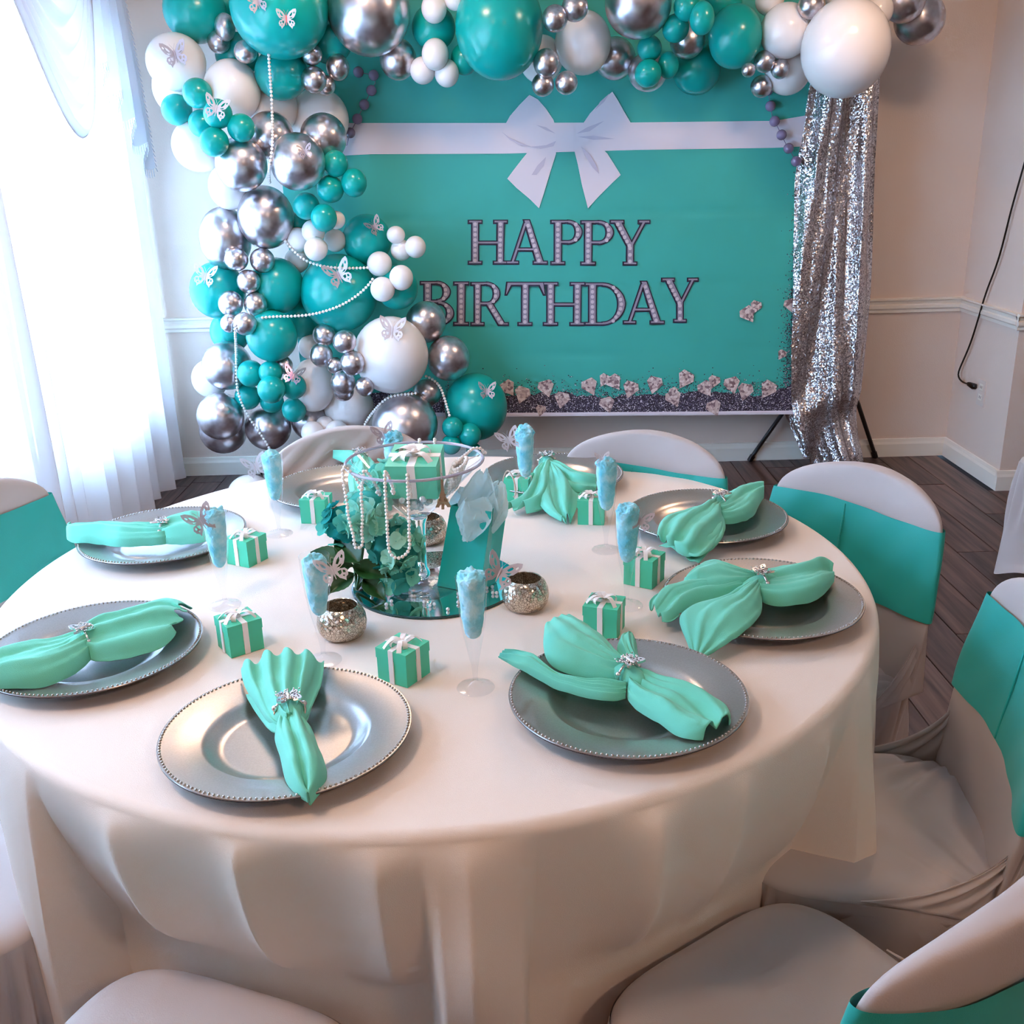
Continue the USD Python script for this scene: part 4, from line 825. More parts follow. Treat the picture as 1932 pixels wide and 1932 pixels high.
NT = 900
th = np.linspace(0, 2 * PI, NT, endpoint=False)
rt = np.random.RandomState(4)
ridges = [(-117, .070, 4.0), (-104, .058, 2.4), (-91.5, .060, 3.4), (-84, .050, 2.4), (-67, .085, 2.8), (-57, .050, 2.4), (-44, .045, 3), (-33, .035, 3.0), (-10, .02, 5), (-133, .012, 6), (-155, .0, 6), (180, .02, 7), (155, .05, 7), (130, .05, 7), (100, .05, 7), (75, .05, 7), (48, .05, 7), (22, .05, 6)]
fold = np.zeros(NT)
for a, h, w in ridges:
    dlt = np.degrees(np.angle(np.exp(1j * (th - math.radians(a)))))
    fold += h * np.exp(-np.abs(dlt / w) ** 1.2)
fine = (meshkit.fbm(np.stack([np.cos(th) * 7, np.sin(th) * 7, th * 0], -1), 3, 3) - .5) * .024
rings = []
for rr in (.0001, .2, .4, .6, .72, TR - .016): rings.append((rr, 0.0, 'top'))
for q in np.linspace(0, 1, 7)[1:]: rings.append((TR - .016 + .016 * math.sin(q * PI / 2), .016 * (1 - math.cos(q * PI / 2)), 'edge'))
drop = np.r_[np.linspace(.024, .16, 11), np.linspace(.18, TZ - .015, 28)]
for q in drop: rings.append((TR, q, 'drop'))
push = np.array([seat_push(t) for t in th]); ker = np.ones(9) / 9
push = np.minimum(push, 1.2)
pad = np.r_[push[-20:], push, push[:20]]
push_s = np.array([pad[i:i + 41].min() for i in range(NT)]); pad = np.r_[push_s[-10:], push_s, push_s[:10]]; push_s = np.array([pad[i:i + 21].mean() for i in range(NT)])
push_s = np.minimum(push_s, push + .004)
P = np.zeros((len(rings), NT, 3))
for i, (rr, dz, k) in enumerate(rings):
    g = .22 * sm(.0, .05, dz) + .78 * sm(.0, .38, dz); g2 = sm(0.0, .10, dz)
    R_ = rr + (fold * g * 1.15 + fine * g + .004 * g2 if k == 'drop' else 0)
    if k == 'drop':
        lim = push_s - .006
        f = np.clip((dz - .015) / (TZ - SH - .03), 0, 1) ** 1.15
        R_ = np.where(lim < R_, R_ + (np.minimum(lim + fold * .55 * (1 - f ** 3), R_) - R_) * f, R_)
        if TZ - dz < SH + .004: R_ = np.minimum(R_, np.maximum(lim, .2))
    P[i, :, 0] = TC[0] + R_ * np.cos(th); P[i, :, 1] = TC[1] + R_ * np.sin(th); P[i, :, 2] = TZ - dz
    if k == 'top': P[i, :, 2] += .0006 * (meshkit.fbm(np.stack([P[i, :, 0] * 9, P[i, :, 1] * 9, th * 0], -1), 2, 1) - .5)
tc = obj('tablecloth', grid(P[:, ::-1], True), K['linen'], None, 60)
keys(tc, 'white cloth hanging in folds over the round dining table', 'tablecloth')

# ---------------------------------------------------------------- chairs in white covers with sashes
def sup(hw, hd, n=64, e=3.2):
    a = np.linspace(0, 2 * PI, n, endpoint=False); c, s = np.cos(a), np.sin(a)
    return np.stack([hw * np.sign(c) * np.abs(c) ** (2 / e), hd * np.sign(s) * np.abs(s) ** (2 / e)], 1)
def loft(levels):
    """levels: (outline n x 2, z or z array, dy)."""
    P = []
    for o, z, dy in levels: P.append(np.stack([o[:, 0], o[:, 1] + dy, np.broadcast_to(z, len(o))], 1))
    m = grid(np.array(P), True)
    n = len(levels[0][0]); v = np.vstack([m.vertices, P[0].mean(0), P[-1].mean(0)]); o = (len(P) - 1) * n; i = np.arange(n); j = (i + 1) % n; t = len(P) * n
    return trimesh.Trimesh(v, np.vstack([m.faces, np.stack([j, i, np.full(n, t)], 1), np.stack([i + o, j + o, np.full(n, t + 1)], 1)]), process=False)
def back_hw(z):
    if z > .765: return .205 * math.sqrt(max(0, 1 - ((z - .765) / .098) ** 2.3)) ** 1.05
    return .205 + .012 * math.sin((z - .45) / .32 * PI)
def lean(z): return -.175 - (z - .45) * .15
def rough(m, a, f, seed):
    m.vertices = m.vertices + m.vertex_normals * ((meshkit.fbm(m.vertices * f, 3, seed) - .5) * a)[:, None]; return m
def make_chair(label, m, pleated=False):
    t = thing('banquet_chair', label, 'chair', m, 'covered banquet chairs')
    zs = np.r_[np.linspace(.30, .76, 22), .765 + .098 * np.sin(np.linspace(0, PI / 2, 18))[1:]]
    lv = []
    for z in zs:
        hw = max(back_hw(z), .01); hd = .020 * min(1, .45 + hw / .1)
        o = sup(hw, hd, 96, 2.6); o[:, 1] += -.050 * (1 - (o[:, 0] / .22) ** 2) + .03
        lv.append((o, z, lean(z)))
    bm = rough(loft(lv), .006, 9, 2)
    if pleated:
        q = bm.vertices[:, 0] * .75 + bm.vertices[:, 2]; bm.vertices[:, 1] += .0055 * np.sign(np.sin(q * 105)) * np.abs(np.sin(q * 105)) ** .6 * (bm.vertices[:, 1] > lean(bm.vertices[:, 2])) * np.clip((.852 - bm.vertices[:, 2]) / .05, 0, 1)
    obj('backrest_cover', bm, K['spandex'], t, True)
    # sash band with a soft seam
    z0, z1 = (.600, .783) if not pleated else (.56, .752)
    Pi = []
    for z in np.linspace(z0, z1, 18):
        hw = back_hw(z) + .006; o = sup(hw, .0275, 120, 2.6); o[:, 1] += -.050 * (1 - (o[:, 0] / .22) ** 2) + .03
        wob = .0012 * np.sin(o[:, 0] * 60 + z * 40) + .002 * np.exp(-((o[:, 0] - .03) / .004) ** 2) * (o[:, 1] > 0)
        edge = .004 * np.sin(o[:, 0] * 17) * abs((z - z0) / (z1 - z0) - .5) * 2
        Pi.append(np.stack([o[:, 0], o[:, 1] + lean(z) + wob, z + edge], 1))
    sash = grid(np.array(Pi), True)
    s = obj('sash', sash, K['sash'], t, True)
    obj('sash_seam', tube([(.03 + .0 * q, lean(q) - .050 + .03 + .0275 + .002, q) for q in np.linspace(z0 + .004, z1 - .004, 12)], .0022, 6), K['sash'], s)
    # the sash's tied tails behind
    tails = []
    for sg in (-1, 1):
        n_, m_ = 12, 20; Pq = np.zeros((m_, n_, 3))
        for i in range(m_):
            q = i / (m_ - 1); w = .02 + .03 * q
            uu = np.linspace(-1, 1, n_)
            Pq[i, :, 0] = sg * (.012 + .03 * q) + w * uu; Pq[i, :, 1] = lean(.62) - .062 - .012 * np.sin(uu * 5 + sg) * q - .03 * q; Pq[i, :, 2] = .645 - .17 * q + .02 * uu * sg
        tails.append(shell(Pq, .0012))
    obj('sash_tail', tails[0], K['sash'], s, True); obj('sash_tail', tails[1], K['sash'], s, True)
    obj('sash_knot', rough(trimesh.creation.icosphere(subdivisions=3, radius=1).apply_scale([.034, .022, .040]).apply_translation([0, lean(.645) - .06, .645]), .012, 40, 5), K['sash'], s, True)
    # seat
    def so(g, e=4.5): return sup(SW / 2 + g, SD / 2 + g, 96, e)
    lv = [(so(-.004), .405, 0), (so(.0), .425, 0), (so(.0), .440, 0), (so(-.004), .450, 0), (so(-.014), .458, 0), (so(-.026), .4615, 0)] + [(so(-g_, 4.5 - 14 * g_), .4625 + .003 * sm(.03, .19, g_), 0) for g_ in np.linspace(.04, .19, 16)]
    sc = rough(loft(lv), .003, 12, 4); v = sc.vertices
    for sx in (-1, 1):   # folds stretched out of the rear corners
        dx, dy = v[:, 0] - sx * .215, v[:, 1] + .20; rr = np.hypot(dx, dy); v[:, 2] += .0042 * np.sin(np.arctan2(dy, -sx * dx) * 19 + rr * 8) * sm(.02, .08, rr) * (1 - sm(.14, .30, rr)) * (v[:, 2] > .44)
    obj('seat_cover', sc, K['spandex'], t, True)
    # skirt: stretched to the four feet, pulled in between them
    n_ = 240; L = []
    a = np.linspace(0, 2 * PI, n_, endpoint=False)
    corner = np.abs(np.sin(2 * a)) ** 1.6
    for q in np.linspace(0, 1, 26):
        z = .443 - q * .435; g = .0012 + .030 * q * corner - .030 * math.sin(q * PI) ** .8 * (1 - corner) * min(1, q * 4) - .01 * q * (1 - corner)
        base = sup(SW / 2, SD / 2, n_, 4.5); nrm = base / np.linalg.norm(base, axis=1, keepdims=True)
        wr = .010 * np.sin(a * 30 + 5 * q + 2 * np.sin(a * 3)) * math.sin(min(1, q * 1.6) * PI) * (.3 + .7 * corner)
        o = base + nrm * (g + wr)[:, None]
        back = np.exp(-((a - 1.5 * PI) / .9) ** 2)
        o[:, 1] -= back * .035 * (1 - q)
        zz_ = z + .05 * (1 - corner) * sm(.8, 1, q)
        L.append(np.stack([o[:, 0], o[:, 1], zz_], 1))
    obj('skirt', grid(np.array(L)[::-1], True), K['spandex'], t, True)
    # stretched folds between back and seat
    for sg in (-1, 1):
        n_, m_ = 48, 26; Pq = np.zeros((m_, n_, 3)); u = np.linspace(0, 1, n_)[:, None]
        T_, B_, F_ = np.array([sg * .207, lean(.60) + .012, .60]), np.array([sg * .205, -.20, .43]), np.array([sg * .205, .03, .450]); Kk = np.array([sg * .196, -.135, .475])
        for i in range(m_):
            q = i / (m_ - 1); c = T_ * (1 - q) ** 2 + 2 * q * (1 - q) * Kk + F_ * q ** 2; b = T_ * (1 - q) + B_ * q + np.array([0, -.0, 0])
            Pq[i] = b + (c - b) * u
            Pq[i, :, 0] += sg * .0065 * np.sin(u[:, 0] * 26 + 1.5 * q) * math.sin(q * PI) * np.sin(u[:, 0] * PI)
        Pq[0] += np.linspace(-.004, .004, n_)[:, None] * np.array([0, 1, 0])
        obj('side_gusset', shell(Pq if sg < 0 else Pq[:, ::-1], .003), K['spandex'], t, True)
    return t
chair0 = None
for cx, cy, hd, lab in CHAIRS:
    m = mat4((cx, cy, 0), math.radians(hd + 90))
    if chair0 is None: chair0 = make_chair(lab, m)
    elif 'pleated' in lab: make_chair(lab, m, True)
    else: dup(chair0, 'banquet_chair', m, lab)
# ---------------------------------------------------------------- chargers
PZ0 = TZ + .001
PLATES = [(-.306, 1.168, 'front left'), (.153, 1.234, 'front right'), (.415, 1.545, 'right, second from the front'), (.400, 1.956, 'right, third from the front'),
          (.10, 2.275, 'back right'), (-.39, 2.225, 'back left'), (-.712, 1.930, 'left, behind the leftmost'), (-.662, 1.429, 'leftmost, front left edge')]
PLAB = ['beaded silver charger plate nearest the camera on the left, under the fan-folded napkin', 'beaded silver charger plate at the front right, under the big rounded napkin fold',
        'beaded silver charger plate at the right edge, under the napkin that droops over the rim', 'silver charger plate on the right, farther back, napkin pointing away from the camera',
        'silver charger plate at the far side behind the gift bag, under a ruffled napkin', 'silver charger plate at the far left, seen behind the martini glass bowl',
        'silver charger plate on the left in front of the curtain, with the rolled napkin', 'silver charger plate cut by the left edge of the picture']
prof = [(0, .004), (.082, .004), (.092, .006), (.104, .012), (.112, .0185), (.150, .0235), (.160, .0258), (.1645, .0260), (.1651, .0248), (.1648, .023), (.158, .0215), (.112, .0145), (.100, .006), (.090, .001), (.080, .0), (0, .0)]
prof = np.array(prof)
ch0 = None
for (x, y, _), lab in zip(PLATES, PLAB):
    m = mat4((x, y, PZ0))
    if ch0 is None:
        ch0 = thing('charger_plate', lab, 'charger plate', m, 'silver charger plates')
        obj('dish', lathe(prof[:9], 120), K['charger'], ch0, 40); obj('underside', lathe(prof[8:], 120), K['chargerunder'], ch0, 40)
        a = np.linspace(0, 2 * PI, 150, endpoint=False)
        obj('bead_trim', spheres(np.stack([.1610 * np.cos(a), .1610 * np.sin(a), a * 0 + .0262], 1), .0019, 1), K['charger'], ch0, True, 'stuff')
    else: dup(ch0, 'charger_plate', m, lab)

# ---------------------------------------------------------------- napkins
NB = PZ0 + .026     # resting height over the charger's well and rim
def lobe(Lp, Rp, h, e, npl=0, amp=0.0, pw=.8, seed=0, M_=36, N_=56, t=.0016, ruff=0.0, curl=0.0):
    """cloth lobe between two outlines (ring to tip): h and e give crown and edge heights along it; npl pleats of depth amp."""
    Lp, Rp = np.array(Lp)[:, :2], np.array(Rp)[:, :2]
    c_ = (Lp[0] + Rp[0]) / 2; nx_ = (Lp[1] + Rp[1]) / 2 - c_
    Lp = np.vstack([c_ + (Lp[0] - c_) * .55 - nx_ * .18, Lp[0] + nx_ * .06, Lp[1:]]); Rp = np.vstack([c_ + (Rp[0] - c_) * .55 - nx_ * .18, Rp[0] + nx_ * .06, Rp[1:]])
    Lp, Rp = spline(Lp, M_), spline(Rp, M_)
    s = np.linspace(0, 1, M_); u = np.linspace(0, 1, N_)
    hh = np.interp(s, np.linspace(0, 1, len(h)), h); ee = np.interp(s, np.linspace(0, 1, len(e)), e)
    P = np.zeros((M_, N_, 3))
    d = (1 - (2 * u - 1) ** 2) ** pw
    for i in range(M_):
        P[i, :, :2] = Lp[i] + (Rp[i] - Lp[i]) * u[:, None]
        pl = 0
        if npl:
            w = np.sin(2 * PI * npl * u + .7 * math.sin(3 * s[i] + seed)); pl = amp * (.35 + .65 * s[i]) * np.sign(w) * np.abs(w) ** .7 * (d > 0) * np.minimum(1, 6 * d)
        pl = pl + .0028 * np.sin(2 * PI * (5.5 + seed % 3) * u + seed + 1.5 * s[i]) * math.exp(-3.2 * s[i]) * np.minimum(1, 5 * d) + .0016 * np.sin(2 * PI * 3.3 * u + 2.2 * seed + 4 * s[i]) * np.minimum(1, 4 * d)
        nz = (meshkit.fbm(np.stack([P[i, :, 0] * 26, P[i, :, 1] * 26, u * 0 + seed], -1), 3, seed) - .5) * .007
        P[i, :, 2] = NB + ee[i] + hh[i] * d + pl + nz
        if ruff:
            axis = (Lp[-1] + Rp[-1]) / 2 - (Lp[0] + Rp[0]) / 2; axis /= np.linalg.norm(axis)
            P[i, :, :2] += axis * (ruff * s[i] ** 3 * np.sin(2 * PI * (npl or 2) * u * 1.0 + seed))[:, None]
        if curl: P[i, :, 2] += curl * sm(.7, 1, s[i]) * (1 + .0 * u)
    P[:, :, 2] = np.maximum(P[:, :, 2], TZ + .003)
    return shell(P, t)
NAP = [([('fan_fold',[(-0.3160,1.1560),(-0.3515,1.2070),(-0.3848,1.2658),(-0.3982,1.3034)],[(-0.2830,1.1690),(-0.2800,1.2071),(-0.2773,1.2683),(-0.2813,1.3237)],dict(h=[.022,.024,.028,.024],e=[.004,.002,.004,.012],npl=4,amp=.0065,ruff=.006,seed=1)),
('under_fold',[(-0.3113,1.1449),(-0.3449,1.1911),(-0.3675,1.2277),(-0.3817,1.2572)],[(-0.2823,1.1653),(-0.2826,1.1994),(-0.2816,1.2393),(-0.2812,1.2728)],dict(h=[.012,.010,.010,.006],e=[0,-.004,-.004,0],npl=2,amp=.003,seed=2)),
('looped_fold',[(-0.3171,1.1597),(-0.2998,1.0992),(-0.2756,1.0340),(-0.2481,1.0045)],[(-0.2806,1.1689),(-0.2589,1.1211),(-0.2370,1.0666),(-0.2468,1.0044)],dict(h=[.020,.024,.026,.008],e=[.002,-.002,-.004,-.004],npl=2,amp=.007,seed=3,pw=.55))],(-0.3031,1.1813),(-0.2481,1.0045),0),
([('rounded_fold',[(0.1482,1.2523),(0.1003,1.2653),(0.0570,1.2888),(0.0411,1.3427),(0.0449,1.3969)],[(0.1532,1.2962),(0.1391,1.3507),(0.1152,1.3975),(0.1034,1.4156),(0.0870,1.4369)],dict(h=[.024,.032,.036,.026,.010],e=[.006,.006,.008,.016,.022],seed=4,pw=.5)),
('rolled_edge',[(0.1397,1.2111),(0.0969,1.2232),(0.0552,1.2514),(0.0099,1.2915),(-0.0261,1.3219)],[(0.1446,1.2464),(0.0994,1.2550),(0.0564,1.2761),(0.0273,1.3210),(-0.0145,1.3414)],dict(h=[.016,.018,.020,.020,.004],e=[.0,-.003,-.003,.004,.014],seed=5,pw=.45)),
('small_fold',[(0.1552,1.2960),(0.1493,1.3363),(0.1592,1.3588),(0.1696,1.3653)],[(0.1771,1.2819),(0.1789,1.3122),(0.1798,1.3437),(0.1728,1.3651)],dict(h=[.02,.026,.024,.006],e=[.004,.004,.010,.02],seed=6,pw=.5)),
('looped_fold',[(0.1523,1.2104),(0.1693,1.1775),(0.1924,1.1421),(0.2152,1.1134),(0.2340,1.1074)],[(0.1765,1.2693),(0.2025,1.2472),(0.2385,1.2252),(0.2735,1.1849),(0.2730,1.1379)],dict(h=[.020,.024,.026,.022,.014],e=[.002,-.004,-.004,-.004,.0],npl=1.5,amp=.008,seed=7,pw=.5))],(0.1564,1.2539),(0.2538,1.1250),0),
([('upper_fold',[(0.4074,1.5585),(0.3635,1.5417),(0.3228,1.5379),(0.2962,1.5528),(0.2863,1.5735)],[(0.4062,1.5996),(0.3708,1.6413),(0.3533,1.6669),(0.3340,1.6549),(0.3044,1.5997)],dict(h=[.022,.030,.036,.03,.008],e=[.004,.004,.004,.004,.006],npl=1,amp=.006,seed=8,pw=.5)),
('left_fold',[(0.4014,1.5556),(0.3321,1.5180),(0.2708,1.4816),(0.2416,1.4595),(0.2358,1.4628)],[(0.4014,1.5792),(0.3424,1.5697),(0.3014,1.5826),(0.2621,1.5752),(0.2240,1.5156)],dict(h=[.018,.024,.022,.018,.006],e=[.002,.002,.002,.001,-.004],npl=2,amp=.006,seed=9,pw=.6)),
('drooping_fold',[(0.4029,1.5622),(0.3296,1.5055),(0.2718,1.4725),(0.2636,1.3926),(0.2664,1.3498)],[(0.4146,1.5382),(0.3969,1.4765),(0.3727,1.4278),(0.3318,1.3830),(0.2685,1.3487)],dict(h=[.020,.024,.020,.012,.002],e=[.002,.004,.006,.001,-.018],seed=10,pw=.6)),
('looped_fold',[(0.4092,1.5161),(0.4467,1.5041),(0.4895,1.5171),(0.5279,1.5570),(0.5478,1.5862)],[(0.4257,1.6123),(0.4674,1.6344),(0.5034,1.6428),(0.5425,1.6607),(0.5576,1.6316)],dict(h=[.022,.028,.032,.030,.012],e=[.0,-.003,-.003,-.001,.004],npl=2,amp=.007,seed=11,pw=.45))],(0.4154,1.5580),(0.5315,1.6048),0),
([('front_fold',[(0.4262,1.9969),(0.3696,1.9511),(0.3198,1.9259),(0.2922,1.8810),(0.2813,1.8279)],[(0.4324,1.9459),(0.4144,1.8440),(0.3809,1.7773),(0.3430,1.7191),(0.3173,1.7573)],dict(h=[.022,.028,.028,.02,.006],e=[.002,.004,.003,.002,-.004],npl=3,amp=.008,seed=12,ruff=.006)),
('corner_fold',[(0.4324,1.9459),(0.3514,1.8312),(0.3119,1.8167),(0.2812,1.8062)],[(0.4277,1.9076),(0.4027,1.8097),(0.3673,1.7535),(0.3430,1.7191)],dict(h=[.012,.014,.012,.004],e=[0,.003,.003,-.012],npl=1,amp=.004,seed=13)),
('looped_fold',[(0.4207,1.8893),(0.4566,1.9005),(0.5015,1.9550),(0.5316,2.0139)],[(0.4387,2.0010),(0.4923,2.0768),(0.5254,2.0850),(0.5464,2.0742)],dict(h=[.022,.030,.032,.02],e=[.0,-.002,.0,.012],npl=2,amp=.005,seed=14,pw=.5))],(0.4309,1.9710),(0.5170,2.0205),0),
([('left_fold',[(0.0725,2.2999),(0.0477,2.2258),(0.0345,2.1319),(-0.0153,2.0588)],[(0.1052,2.2708),(0.0915,2.1383),(0.0742,2.0618),(0.0393,2.0434)],dict(h=[.02,.026,.024,.006],e=[.004,.002,-.004,-.012],npl=2,amp=.009,seed=15,ruff=.008)),
('front_fold',[(0.0786,2.2606),(0.0561,2.1415),(0.0665,2.0411),(0.1041,1.9812)],[(0.1114,2.2448),(0.1480,2.1333),(0.1426,2.0560),(0.1245,1.9896)],dict(h=[.02,.026,.02,.004],e=[.004,.002,-.006,-.018],npl=2,amp=.008,seed=16,ruff=.008)),
('right_fold',[(0.1009,2.1844),(0.1332,2.1232),(0.1639,2.1091),(0.1932,2.1236)],[(0.0996,2.3105),(0.1380,2.2550),(0.1711,2.2022),(0.1985,2.1816)],dict(h=[.022,.028,.026,.016],e=[.002,.0,.0,.004],npl=3,amp=.008,seed=17,ruff=.008))],(0.0860,2.3052),(0.1140,2.1596),0),
([('fan_fold',[(-0.3842,2.3646),(-0.3732,2.2137),(-0.3463,2.0928),(-0.3190,2.0319)],[(-0.3234,2.3495),(-0.2934,2.2232),(-0.2743,2.0942),(-0.2851,2.0219)],dict(h=[.02,.03,.03,.012],e=[.002,.0,-.002,-.006],npl=3,amp=.008,seed=18,ruff=.008)),
('looped_fold',[(-0.3855,2.3741),(-0.4242,2.4162),(-0.4468,2.4379)],[(-0.3498,2.3897),(-0.3979,2.4630),(-0.4448,2.4778)],dict(h=[.02,.026,.014],e=[0,0,.004],npl=1,amp=.004,seed=19))],(-0.3704,2.3821),(-0.3151,2.1129),0),
([('rolled_fold',[(-0.6813,1.8675),(-0.7281,1.8554),(-0.7685,1.8507),(-0.8169,1.8677),(-0.8587,1.8732),(-0.9001,1.9372)],[(-0.7128,1.9308),(-0.7696,1.9353),(-0.8146,1.9389),(-0.8564,1.9338),(-0.8921,1.9283),(-0.9051,1.9460)],dict(h=[.030,.032,.034,.034,.030,.012],e=[0,0,0,.002,.004,.010],npl=1,amp=.003,seed=20,pw=.4)),
('fan_fold',[(-0.6835,1.8653),(-0.6517,1.8629),(-0.6236,1.8631),(-0.5981,1.8730)],[(-0.7158,1.9311),(-0.6906,1.9630),(-0.6590,1.9866),(-0.6230,1.9749)],dict(h=[.030,.036,.038,.02],e=[0,0,0,.004],npl=2,amp=.005,seed=21,pw=.45))],(-0.6991,1.8969),(-0.8599,1.9053),0),
([('fan_fold',[(-0.6400,1.3701),(-0.6078,1.3705),(-0.5702,1.3870),(-0.5423,1.4093),(-0.5346,1.4385)],[(-0.6854,1.4528),(-0.6739,1.4885),(-0.6381,1.5187),(-0.6030,1.5557),(-0.5439,1.5348)],dict(h=[.028,.034,.036,.032,.014],e=[.0,.0,.0,.002,.012],npl=3,amp=.008,seed=22,ruff=.008)),
('looped_fold',[(-0.6431,1.3726),(-0.6555,1.3283),(-0.6766,1.3037),(-0.7059,1.2906),(-0.7735,1.2902)],[(-0.6842,1.4326),(-0.7126,1.4147),(-0.7494,1.3977),(-0.7787,1.3667),(-0.8049,1.3413)],dict(h=[.026,.032,.034,.032,.02],e=[.0,-.002,-.002,.0,.004],npl=1.5,amp=.009,seed=23,pw=.45))],(-0.6629,1.4069),(-0.7481,1.3469),0)]
NLAB = ['mint napkin fanned away from the camera on the front left charger', 'mint napkin with a big rounded fold on the front right charger', 'mint napkin drooping over the rim of the right charger',
        'mint napkin pointing away on the farther right charger, its corner over the rim', 'ruffled mint napkin on the far charger behind the gift bag', 'mint napkin on the far left charger behind the martini glass',
        'rolled mint napkin on the left charger in front of the curtain', 'mint napkin on the leftmost charger cut by the picture edge']
RLAB = ['silver butterfly napkin ring on the napkin fanned away from the camera', 'silver butterfly napkin ring on the front right napkin with the rounded fold', 'silver napkin ring seen from its side on the drooping right napkin',
        'silver butterfly napkin ring on the farther right napkin', 'silver butterfly napkin ring on the ruffled far napkin', 'silver napkin ring on the far left napkin behind the martini glass',
        'silver napkin ring around the rolled napkin by the curtain', 'silver butterfly napkin ring on the leftmost napkin']
ring0 = None
for (lobes, rp, rdir, rtilt), nl, rl in zip(NAP, NLAB, RLAB):
    t = thing('napkin', nl, 'napkin', None, 'mint napkins')
    for nm, Lp, Rp, kw in lobes:
        obj(nm, lobe(Lp, Rp, **kw), K['napkin'], t, True)
    a = math.atan2(rdir[1] - rp[1], rdir[0] - rp[0])
    # gathered waist under the ring
    rp = np.array(rp)
    w = trimesh.creation.icosphere(subdivisions=3, radius=1).apply_scale([.034, .0155, .0155]).apply_transform(mat4((rp[0], rp[1], NB + .0145), a))
    obj('gathered_waist', rough(w, .006, 60, 3), K['napkin'], t, True)
    m = mat4((rp[0], rp[1], NB + .0145), a)
    if ring0 is None:
        ring0 = thing('napkin_ring', rl, 'napkin ring', m, 'butterfly napkin rings')
        c_ = np.linspace(0, 2 * PI, 40)
        obj('band', tube(np.stack([0 * c_, .0195 * np.cos(c_), .0190 * np.sin(c_)], 1), .0022, 8, False), K['silver'], ring0, True)
        q = 0.034
        for sg in (1, -1):
            e = extrude(WING, .10); v = e.vertices.copy()
            an = math.radians(16); e.vertices = np.stack([v[:, 1] * q * 1.9 * .55, sg * v[:, 0] * q * 1.9 * .5 * math.cos(an), .021 + v[:, 0] * q * math.sin(an) - .002 + v[:, 2] * q], 1)
            e.fix_normals(); obj('wing', e, K['silver'], ring0, False)
        obj('butterfly_body', tube([(-.014, 0, .024), (0, 0, .0255), (.012, 0, .0245)], [.0016, .003, .0022], 8), K['silver'], ring0, True)
        rr_ = np.random.RandomState(2); obj('rhinestones', spheres(np.stack([rr_.uniform(-.013, .016, 46), rr_.uniform(-.016, .016, 46), rr_.uniform(.0235, .0275, 46)], 1), .0012, 1), K['silver'], ring0, True, 'stuff')
        obj('ball', spheres([(0, .0192, .008), (0, -.0192, .008)], .0042, 2), K['silver'], ring0, True)
    else: dup(ring0, 'napkin_ring', m, rl)

# ---------------------------------------------------------------- champagne flutes with blue candy floss and butterflies
FL = [(-.060, 1.304, 'front middle flute', 'in front of the mirror plate'), (-.298, 1.402, 'flute left of the mirror plate', 'beside the front left votive'), (-.508, 1.62, 'left flute', 'between the two left plates'),
      (-.487, 1.976, 'far left flute', 'in front of the pleated chair'), (.031, 2.07, 'far flute', 'behind the gift bag'), (.182, 1.835, 'upper flute of the right pair', 'beside a gift box'),
      (.192, 1.574, 'lower flute of the right pair', 'in front of the other one'), (-.247, 2.05, 'hidden flute', 'behind the martini glass')]
fl_prof = [(0, .0035), (.026, .0015), (.0275, .0), (.0280, .0008), (.026, .003), (.012, .006), (.0042, .010), (.0036, .018), (.0048, .034), (.0098, .060), (.0148, .085), (.0190, .115), (.0216, .150), (.0228, .175), (.0232, .1760), (.0226, .1758)]
f0 = None; c0 = None; rf = np.random.RandomState(5)
FLAB = ['clear plastic champagne flute at the front middle of the table', 'clear plastic champagne flute left of the mirror, in front of the left mosaic votive', 'clear plastic champagne flute on the left, beside a gift box',
        'clear plastic champagne flute at the far left, before the pleated white chair', 'clear plastic champagne flute at the far side, beside the ruffled napkin', 'clear plastic champagne flute on the right, farther of the two standing in line',
        'clear plastic champagne flute on the right, nearer of the two standing in line', 'clear plastic champagne flute hidden behind the martini glass bowl']
CLAB = ['blue candy floss in the front middle flute', 'blue candy floss in the flute left of the mirror', 'blue candy floss in the left flute beside a gift box', 'blue candy floss in the far left flute by the pleated chair',
        'blue candy floss heaped in the far flute by the ruffled napkin', 'blue candy floss in the farther flute of the right pair', 'blue candy floss in the nearer flute of the right pair', 'blue candy floss showing above the back of the martini glass']
BLB = ['silver butterfly on the rim of the front middle flute, over a votive', 'pale butterfly on the rim of the flute left of the mirror', 'grey butterfly on the rim of the left flute, over the rolled napkin', 'pale butterfly on the rim of the far left flute',
       'white butterfly on the rim of the far flute, against the wall', 'pale butterfly on the rim of the farther right flute', 'grey butterfly on the rim of the nearer right flute', 'silver butterfly behind the martini rim']
def fluff(seed, bot=.062, heap=.185):
    b = trimesh.creation.icosphere(subdivisions=5, radius=1.0); v = b.vertices.copy()
    t = (v[:, 2] + 1) / 2; z = bot + (heap - bot) * t
    rr_ = np.interp(z, [p[1] for p in fl_prof[6:14]], [p[0] for p in fl_prof[6:14]]) - .0005
    k = np.sqrt(np.maximum(0, 1 - np.abs(v[:, 2]) ** 9.0)) / np.maximum(1e-6, np.linalg.norm(v[:, :2], axis=1))
    xy = v[:, :2] * k[:, None] * rr_[:, None]
    b.vertices = np.stack([xy[:, 0], xy[:, 1], z], 1)
    n = (meshkit.fbm(b.vertices * 95, 4, seed) - .55)
    up = sm(.165, .18, z)
    b.vertices = b.vertices + b.vertex_normals * (n * (.0035 + .016 * up) - .0022 * (1 - up))[:, None]
    return b
